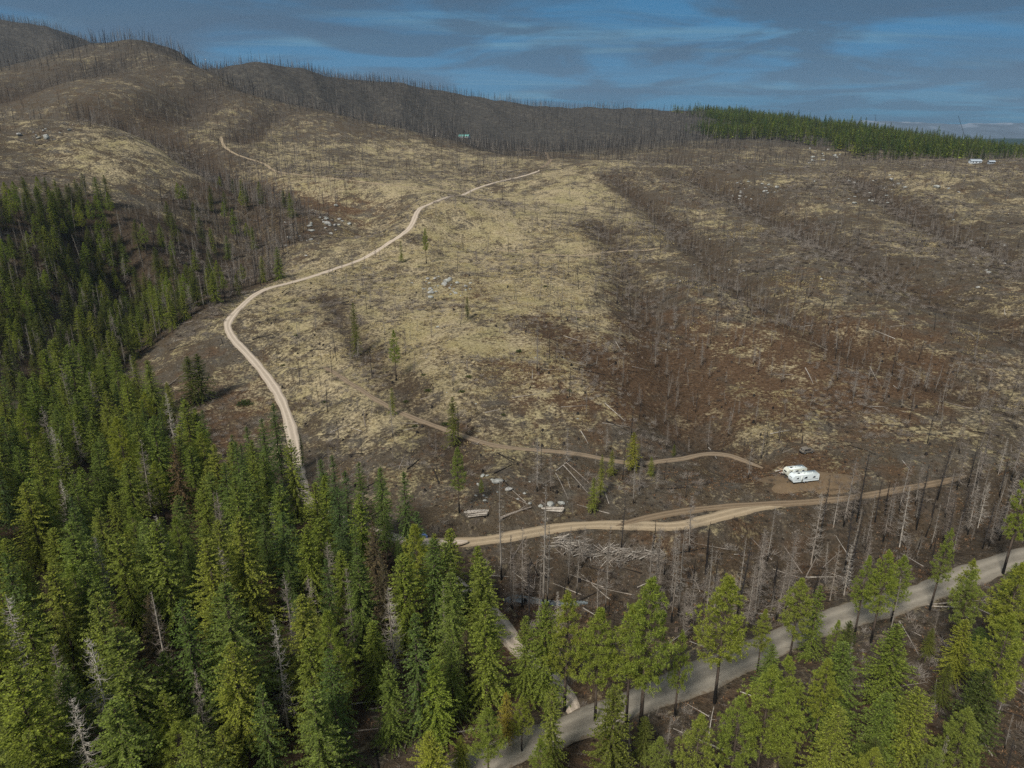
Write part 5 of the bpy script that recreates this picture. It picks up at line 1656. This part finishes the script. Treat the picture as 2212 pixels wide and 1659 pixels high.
def ribbon(name, L, w, mat, lift, n=5, wob=.35):
    D = np.gradient(L, axis=0); D /= np.linalg.norm(D, axis=1, keepdims=True); Nn = np.stack([D[:, 1], -D[:, 0]], 1); t = np.linspace(-1, 1, n)
    ww = w * .5 * (1 + fbm(L[:, 0], L[:, 1], 9, 3, 5)[:, None] * wob * 2) * np.sqrt(np.clip(np.sin(np.linspace(0.02, 3.12, len(L))) * 3, 0, 1))[:, None]
    X = L[:, None] + Nn[:, None] * (t[None] * ww)[:, :, None]; Z = hz(X[..., 0], X[..., 1])
    Z = (Z.mean(1, keepdims=True) * 0 + Z) + lift
    m = len(L); i = (np.arange(m - 1)[:, None] * n + np.arange(n - 1)[None]).ravel()
    me = mesh_from(name, np.dstack([X, Z]).reshape(-1, 3), np.stack([i, i + n, i + n + 1, i + 1], 1), mat, True)
    if me.polygons[len(me.polygons) // 2].normal.z < 0: me.flip_normals()
    return link(bpy.data.objects.new(name, me))


mw, g = newmat('creek_water')
tc = g.n('ShaderNodeTexCoord'); nz = g.n('ShaderNodeTexNoise', {'Vector': (tc, 3), 'Scale': 1.5, 'Detail': 4.0})
principled(g, (g.mix(g.ramp(nz, [(.4, 0.0), (.6, 1.0)]), (.045, .05, .045), (.16, .18, .18)), 2), .12, .5, g.n('ShaderNodeBump', {'Strength': .4, 'Distance': .05, 'Height': nz}))
tag(ribbon('creek', line_uv([(1030, 1275), (1060, 1283), (1100, 1290), (1150, 1299), (1215, 1306), (1270, 1303)], 1.0), 1.7, mw, .12), 'narrow pale creek glinting left in the burnt clearing', kind='structure')

# bare dirt yard where the trailers stand
MY = road_material('yard_dirt', (.12, .085, .052), (.185, .13, .078), (.15, .105, .06), .2, 1.0)
cx, cy, _z = hit(1745, 1038)
th = np.linspace(0, 2 * np.pi, 49)[:-1]; rr_ = np.linspace(0, 1, 8)
RX = 15 * (1 + .16 * np.sin(th * 3 + 1) + .1 * np.sin(th * 7)); RY = 7.0 * (1 + .18 * np.sin(th * 2 + 2) + .12 * np.sin(th * 5))
PX = cx + rr_[:, None] * RX * np.cos(th); PY = cy + .8 + rr_[:, None] * RY * np.sin(th); PZ = hz(PX, PY) + .16 - .30 * (rr_[:, None] > .99)
n = 48; F = [(a * n + i, a * n + (i + 1) % n, (a + 1) * n + (i + 1) % n, (a + 1) * n + i) for a in range(7) for i in range(n)]
me = mesh_from('dirt_yard', np.dstack([PX, PY, PZ]).reshape(-1, 3), np.array(F)[:, ::-1], MY, True)
if me.polygons[200].normal.z < 0: me.flip_normals()
uvl = me.uv_layers.new(name='UVMap'); vi = np.empty(len(me.loops), np.int32); me.loops.foreach_get('vertex_index', vi)
uvl.data.foreach_set('uv', np.stack([PX.ravel()[vi], (.5 + .5 * (rr_[:, None] * np.cos(th))).ravel()[vi]], 1).astype(np.float32).ravel())
tag(link(bpy.data.objects.new('dirt_yard', me)), 'bare brown dirt yard round the parked trailers', kind='structure')

M_WHITE = flat_mat('trailer_white', (.74, .80, .79), .45, .4, 0, .05, 1.5, (.52, .52, .46))
M_CREAM = flat_mat('trailer_cream', (.66, .66, .55), .5, .4, 0, .06, 1.5, (.40, .37, .28))
M_ROOF = flat_mat('trailer_roof', (.70, .74, .70), .7, .2, 0, .1, 1.0, (.42, .42, .36))
M_GLASS = flat_mat('dark_glass', (.02, .024, .03), .12, .6)
M_TYRE = flat_mat('tyre_rubber', (.02, .02, .02), .8, .2)
M_RIM = flat_mat('wheel_rim', (.5, .5, .5), .4, .5, .6)
M_STRIPE = flat_mat('grey_stripe', (.30, .34, .38), .5)
M_STEEL = flat_mat('dark_steel', (.06, .06, .06), .6, .3, .5)


def extrude_profile(mb, prof, y0, y1, mi=0):
    """prof: outline in x,z; extruded along y"""
    n = len(prof); V = [(x, y0, z) for x, z in prof] + [(x, y1, z) for x, z in prof]
    mb.add(V, [(i, (i + 1) % n, (i + 1) % n + n, i + n) for i in range(n)], mi)
    c0 = (np.mean([p[0] for p in prof]), y0, np.mean([p[1] for p in prof])); c1 = (c0[0], y1, c0[2])
    mb.add(V + [c0, c1], [((i + 1) % n, i, 2 * n) for i in range(n)] + [(i + n, (i + 1) % n + n, 2 * n + 1) for i in range(n)], mi)


def part_box(name, parent, c, d, mat, rot=0.0, bev=0.0):
    mb = MB(); mb.box((0, 0, 0), d, 0, 0.0)
    o = mb.obj(name, mat, parent); o.location = c; o.rotation_euler = (0, 0, rot)
    if bev:
        b = o.modifiers.new('bevel', 'BEVEL'); b.width = bev; b.segments = 2
    return o


def wheel(parent, x, y, z, r=.36, w=.22):
    mb = MB(); mb.path([(x, y - w / 2, z), (x, y - w * .35, z), (x, y + w * .35, z), (x, y + w / 2, z)], [r * .9, r, r, r * .9], 18)
    o = mb.obj('wheel', M_TYRE, parent, True)
    m2 = MB(); s = 1 if y > 0 else -1; m2.path([(x, y + s * w * .42, z), (x, y + s * (w / 2 + .015), z)], [r * .6, r * .5], 14); m2.obj('rim', M_RIM, o, True)
    return o


def trailer(x, y, rz, L, W, H, mat, label, front):
    e = empty('travel_trailer', (x, y, float(hz(x, y)) + .10), rz); tag(e, label, 'trailer')
    zb = .55; h = L / 2
    # profile: flat back, sloped or rounded nose at -x
    nose = [(-h, zb + .15), (-h - .05, zb + .9), (-h + .18, zb + 1.6), (-h + .62, zb + H - .12), (-h + .9, zb + H)] if front == 'slope' else \
           [(-h, zb + .2), (-h - .12, zb + .8), (-h - .02, zb + 1.5), (-h + .30, zb + H - .25), (-h + .7, zb + H)]
    prof = [(h, zb), (h, zb + H - .12), (h - .15, zb + H)] + nose[::-1] + [(-h + .2, zb)]
    mb = MB(); extrude_profile(mb, prof, -W / 2, W / 2)
    mb.obj('body', mat, e)
    rf = MB(); rf.box((.35, 0, zb + H + .02), (L - 1.3, W - .12, .05)); r_ = rf.obj('roof', M_ROOF, e)
    for vx, vy, a, b in [(-L * .22, 0, .75, .45), (L * .08, .15, .4, .4), (L * .3, -.2, .35, .35)]:
        q = MB(); q.box((vx, vy, zb + H + .14), (a, b, .2), 0, 0, .8); q.obj('roof_vent', M_GLASS if a > .7 else M_ROOF, r_)
    ac = MB(); ac.box((-L * .05, 0, zb + H + .2), (.8, .65, .3), 0, 0, .85); ac.obj('air_conditioner', M_ROOF, r_)
    for side in (-1, 1):
        Y = side * (W / 2 + .012)
        for wx, ww, wh, wz in [(-L * .33, .6, .4, 1.25), (-L * .02, .9, .55, 1.25), (L * .30, .75, .45, 1.25)]:
            fr = MB(); fr.box((wx, Y, zb + wz), (ww + .1, .03, wh + .1)); f_ = fr.obj('window', M_STRIPE, e)
            pn = MB(); pn.box((wx, Y + side * .018, zb + wz), (ww, .02, wh)); pn.obj('pane', M_GLASS, f_)
        st = MB(); st.box((.15, Y, zb + .62), (L - .9, .016, .12)); st.obj('stripe', M_STRIPE, e)
        for k in (-.45, .45): wheel(e, k, side * (W / 2 - .12), .36)
    dr = MB(); dr.box((-L * .16, -(W / 2 + .016), zb + .98), (.66, .03, 1.75)); d_ = dr.obj('door', M_ROOF, e)
    hd = MB(); hd.box((-L * .16 + .25, -(W / 2 + .05), zb + .95), (.06, .04, .16)); hd.obj('handle', M_STEEL, d_)
    fw = MB(); fw.box((-h - .03, 0, zb + 1.15), (.06, 1.3, .45)); fw.obj('front_window', M_GLASS, e)
    bp_ = MB(); bp_.box((h + .05, 0, zb - .02), (.1, W * .95, .16)); bp_.obj('bumper', M_STEEL, e)
    ht = MB(); ht.tubes([(-h + .1, -.6, .45), (-h + .1, .6, .45), (-h - 1.1, 0, .45)], [(-h - 1.1, 0, .45), (-h - 1.1, 0, .45), (-h - 1.1, 0, .05)], .05, .05, 5); ht.obj('hitch', M_STEEL, e)
    return e


p1 = hit(1738, 1046); trailer(p1[0], p1[1] + 1.2, .20, 8.6, 2.45, 2.15, M_WHITE, 'long white travel trailer in front of the older cream one on the dirt yard', 'round')
p2 = hit(1722, 1034); trailer(p2[0], p2[1] + 2.3, .22, 6.6, 2.3, 2.0, M_CREAM, 'shorter cream trailer parked behind the long white one', 'slope')

# heap of scrap and wood by the trailers
M_SCRAP = [flat_mat('scrap_rust', (.20, .10, .06), .8), flat_mat('scrap_grey', (.25, .25, .24), .7), flat_mat('scrap_dark', (.05, .045, .04), .8), M_PALEW, flat_mat('scrap_tan', (.33, .22, .13), .8)]
p3 = hit(1702, 1023); e = empty('scrap_heap', p3); tag(e, 'jumbled heap of boards and scrap left behind the cream trailer', 'scrap heap')
for k in range(34):
    o = part_box(rnd.choice(['board', 'board', 'scrap_piece']), e, (rnd.gauss(.5, 2.2), rnd.gauss(0, .9), .15 + rnd.random() * .9), (rnd.uniform(.5, 2.6), rnd.uniform(.12, .6), rnd.uniform(.05, .4)), M_SCRAP[rnd.randrange(5)], rnd.uniform(-.6, .9))
    o.rotation_euler = (rnd.uniform(-.5, .5), rnd.uniform(-.35, .35), rnd.uniform(-.5, 1.0))


def suv(x, y, rz, label, body, name='wrecked_truck', cat='truck', tilt=(0, 0)):
    e = empty(name, (x, y, float(hz(x, y)) + .05), rz); e.rotation_euler = (tilt[0], tilt[1], rz); tag(e, label, cat)
    prof = [(-2.3, .45), (-2.35, .95), (-2.2, 1.15), (-1.95, 1.72), (-1.6, 1.82), (.35, 1.80), (.95, 1.22), (2.1, 1.10), (2.3, .95), (2.32, .45)]
    mb = MB(); extrude_profile(mb, prof, -.9, .9); b = mb.obj('body', body, e); bv = b.modifiers.new('bevel', 'BEVEL'); bv.width = .06; bv.segments = 2
    for s in (-1, 1):
        for x0, x1 in ((-1.75, -.85), (-.78, -.1), (-.02, .55)):
            q = MB(); extrude_profile(q, [(x0, 1.2), (x0 + .05, 1.68), (min(x1, .38), 1.68), (x1 + (.12 if x1 > .5 else 0), 1.2)], s * .905 - .01, s * .905 + .01); q.obj('side_window', M_GLASS, e)
        for wx in (-1.45, 1.45): wheel(e, wx, s * .82, .38, .38, .24)
    ws = MB(); V = [(.98, -.75, 1.245), (.98, .75, 1.245), (.45, .66, 1.77), (.45, -.66, 1.77)]; ws.add([(a + .03, b_, c_ + .02) for a, b_, c_ in V], [(0, 1, 2, 3)]); ws.add([(a + .02, b_, c_) for a, b_, c_ in V], [(3, 2, 1, 0)]); ws.obj('windscreen', M_GLASS, e)
    rw = MB(); rw.box((-2.14, 0, 1.42), (.05, 1.4, .42)); rw.obj('rear_window', M_GLASS, e)
    for s in (-1, 1):
        hl = MB(); hl.box((2.33, s * .68, .85), (.05, .3, .18)); hl.obj('headlight', M_RIM, e)
    for nm_, bx in (('front_bumper', 2.38), ('rear_bumper', -2.42)):
        q = MB(); q.box((bx, 0, .55), (.12, 1.75, .18)); q.obj(nm_, M_STEEL, e)
    return e


p = hit(1742, 978); suv(p[0], p[1], .35, 'dull brown wrecked truck slumped on the slope above the trailers', flat_mat('rusted_paint', (.17, .15, .12), .75, .2, 0, .3, 2.0, (.22, .12, .07)), tilt=(.05, .04))
p = hit(904, 1166); suv(p[0], p[1], .5, 'blue and white vehicle half hidden by conifers at the end of the tan dirt road', flat_mat('blue_paint', (.10, .17, .42), .35, .5, 0, .1, 1.0, (.6, .62, .66)), 'parked_vehicle', 'vehicle')


def house(x, y, rz, L, W, H, roofcol, wallcol, label, z=None, name='house', ridge=1.5, porch=True):
    z = float(hz(x, y)) if z is None else z
    e = empty(name, (x, y, z), rz); tag(e, label, 'house')
    mb = MB(); extrude_profile(mb, [(-W / 2, -1), (-W / 2, H), (0, H + ridge), (W / 2, H), (W / 2, -1)], -L / 2, L / 2)
    o = mb.obj('wall', wallcol, e)
    for k, s in enumerate((-1, 1)):
        V = []; q = MB(); ov = .6
        a = (s * (W / 2 + ov), H - ov * ridge / (W / 2)); prof = [a, (0, H + ridge), (0, H + ridge + .16), (a[0], a[1] + .16)]
        extrude_profile(q, prof, -L / 2 - ov, L / 2 + ov); q.obj('roof', roofcol, e)
    for s in (-1, 1):
        for wy in (-.33, 0, .33):
            f = MB(); f.box((s * (W / 2 + .03), wy * L, H * .55), (.08, 1.5, 1.2)); f_ = f.obj('window', M_ROOF, e)
            q = MB(); q.box((s * (W / 2 + .08), wy * L, H * .55), (.04, 1.3, 1.0)); q.obj('pane', M_GLASS, f_)
    d = MB(); d.box((W / 2 + .03, L * .17, 1.05), (.08, 1.0, 2.1)); d.obj('door', M_STEEL, e)
    return e


M_GREENR = flat_mat('green_metal_roof', (.16, .40, .34), .45, .4, 0, .08, .4)
M_WALLG = flat_mat('pale_wall', (.42, .44, .45), .8)
M_WALLW = flat_mat('white_wall', (.66, .70, .72), .7)
M_GREYR = flat_mat('grey_roof', (.38, .42, .45), .6)
p = hit(1003, 298); house(p[0], p[1], 1.25, 20, 11, 3.2, M_GREENR, M_WALLG, 'small house with green metal roof on the grassy shoulder beyond the hill', ridge=3.2)
p = hit(1724, 352)
p = hit(2103, 352); house(p[0], p[1] - 2, 1.5, 10, 6, 2.4, M_GREYR, M_WALLW, 'low white house on the crest at right before the conifer ridge', ridge=1.8)
p = hit(2138, 353); house(p[0], p[1] - 2, 1.5, 5, 4, 2.0, M_GREYR, M_WALLG, 'small pale shed right of the low white house', name='shed', ridge=1.2)
p = hit(1727, 348)

# leaning thin masts that show over the conifer ridge
for (u0, v0, u1, v1, lab) in [(1898, 272, 1890, 247, 'thin pale mast rising above the conifers'), (2096, 303, 2070, 250, 'long thin leaning pole above the conifer ridge at far right')]:
    b = hit(u0, v0 + 30); Y = b[1]; (ax, az) = sight(u1, v1); top = np.array([ax * Y, Y, CAMZ + az * Y])
    mb = MB(); mb.path([(0, 0, -1), tuple((top - b) * .5), tuple(top - b)], [.42, .36, .26], 6)
    for f_ in (.3, .55, .8): mb.tubes([tuple((top - b) * f_ + [-.9, 0, 0])], [tuple((top - b) * f_ + [.9, 0, 0])], .06, .06)
    o = mb.obj('mast', M_STEEL); o.location = b; tag(o, lab, 'mast')

# ---------------------------------------------------------------- far country beyond the ridge
def mountain(name, D, x0, x1, hb, hv, seed, col, snow, label):
    nx, ny = 220, 14; X = np.linspace(x0, x1, nx)
    crest = hb + hv * fbm(X, X * 0 + seed * 100, (x1 - x0) / 5, 6, seed)
    t = np.linspace(0, 1, ny)[:, None]; YY = D - 2600 * (1 - t) + fbm(X[None] + 0 * t, t * 900, 700, 3, seed + 1) * 260
    ZZ = -120 + (crest[None] + 120) * t ** .8 + fbm(X[None] + 0 * t, t * 2600 + 30, 600, 4, seed + 2) * 90 * t * (1 - t) * 3
    XX = np.repeat(X[None], ny, 0)
    i = (np.arange(ny - 1)[:, None] * nx + np.arange(nx - 1)[None]).ravel()
    m, g = newmat(name + '_cover'); tc = g.n('ShaderNodeTexCoord')
    nz = g.n('ShaderNodeTexNoise', {'Vector': (tc, 3), 'Scale': .0022, 'Detail': 8.0, 'Roughness': .65})
    sp = g.n('ShaderNodeSeparateXYZ', {0: (tc, 3)})
    h = g.math('ADD', g.math('MULTIPLY', (sp, 2), 1 / max(1, hb + hv)), g.math('MULTIPLY', g.math('SUBTRACT', nz, .5), 2.4))
    c = g.mix(g.ramp(nz, [(.4, 0.0), (.6, 1.0)]), col, tuple(k * 1.6 for k in col))
    if snow: c = g.mix(g.ramp(h, [(.75, 0.0), (1.0, .6)]), c, (.30, .33, .38))
    principled(g, (c, 2), .95, .05)
    me = mesh_from(name, np.dstack([XX, YY, ZZ]).reshape(-1, 3), np.stack([i, i + 1, i + nx + 1, i + nx], 1), m, True)
    return tag(link(bpy.data.objects.new(name, me)), label, kind='structure')


mountain('far_mountains', 13800, 3000, 14500, 420, 190, 3, (.06, .08, .10), True, 'distant blue grey mountains with snow at the right horizon')
mountain('far_hills', 5200, 1500, 6400, 118, 14, 6, (.018, .035, .03), False, 'dark wooded plateau beyond the conifer ridge')

# ---------------------------------------------------------------- thin haze over the whole land
mh, g = newmat('air')
vol = g.n('ShaderNodeVolumePrincipled', {'Color': (.62, .80, 1.0, 1), 'Density': 0.000045, 'Anisotropy': .2})
out = g.n('ShaderNodeOutputMaterial'); mh.node_tree.links.new(vol.outputs[0], out.inputs['Volume'])
mb = MB(); mb.box((0, 6500, 380), (34000, 16400, 1800)); o = mb.obj('haze', mh)
tag(o, 'thin air haze over the whole valley', kind='stuff')
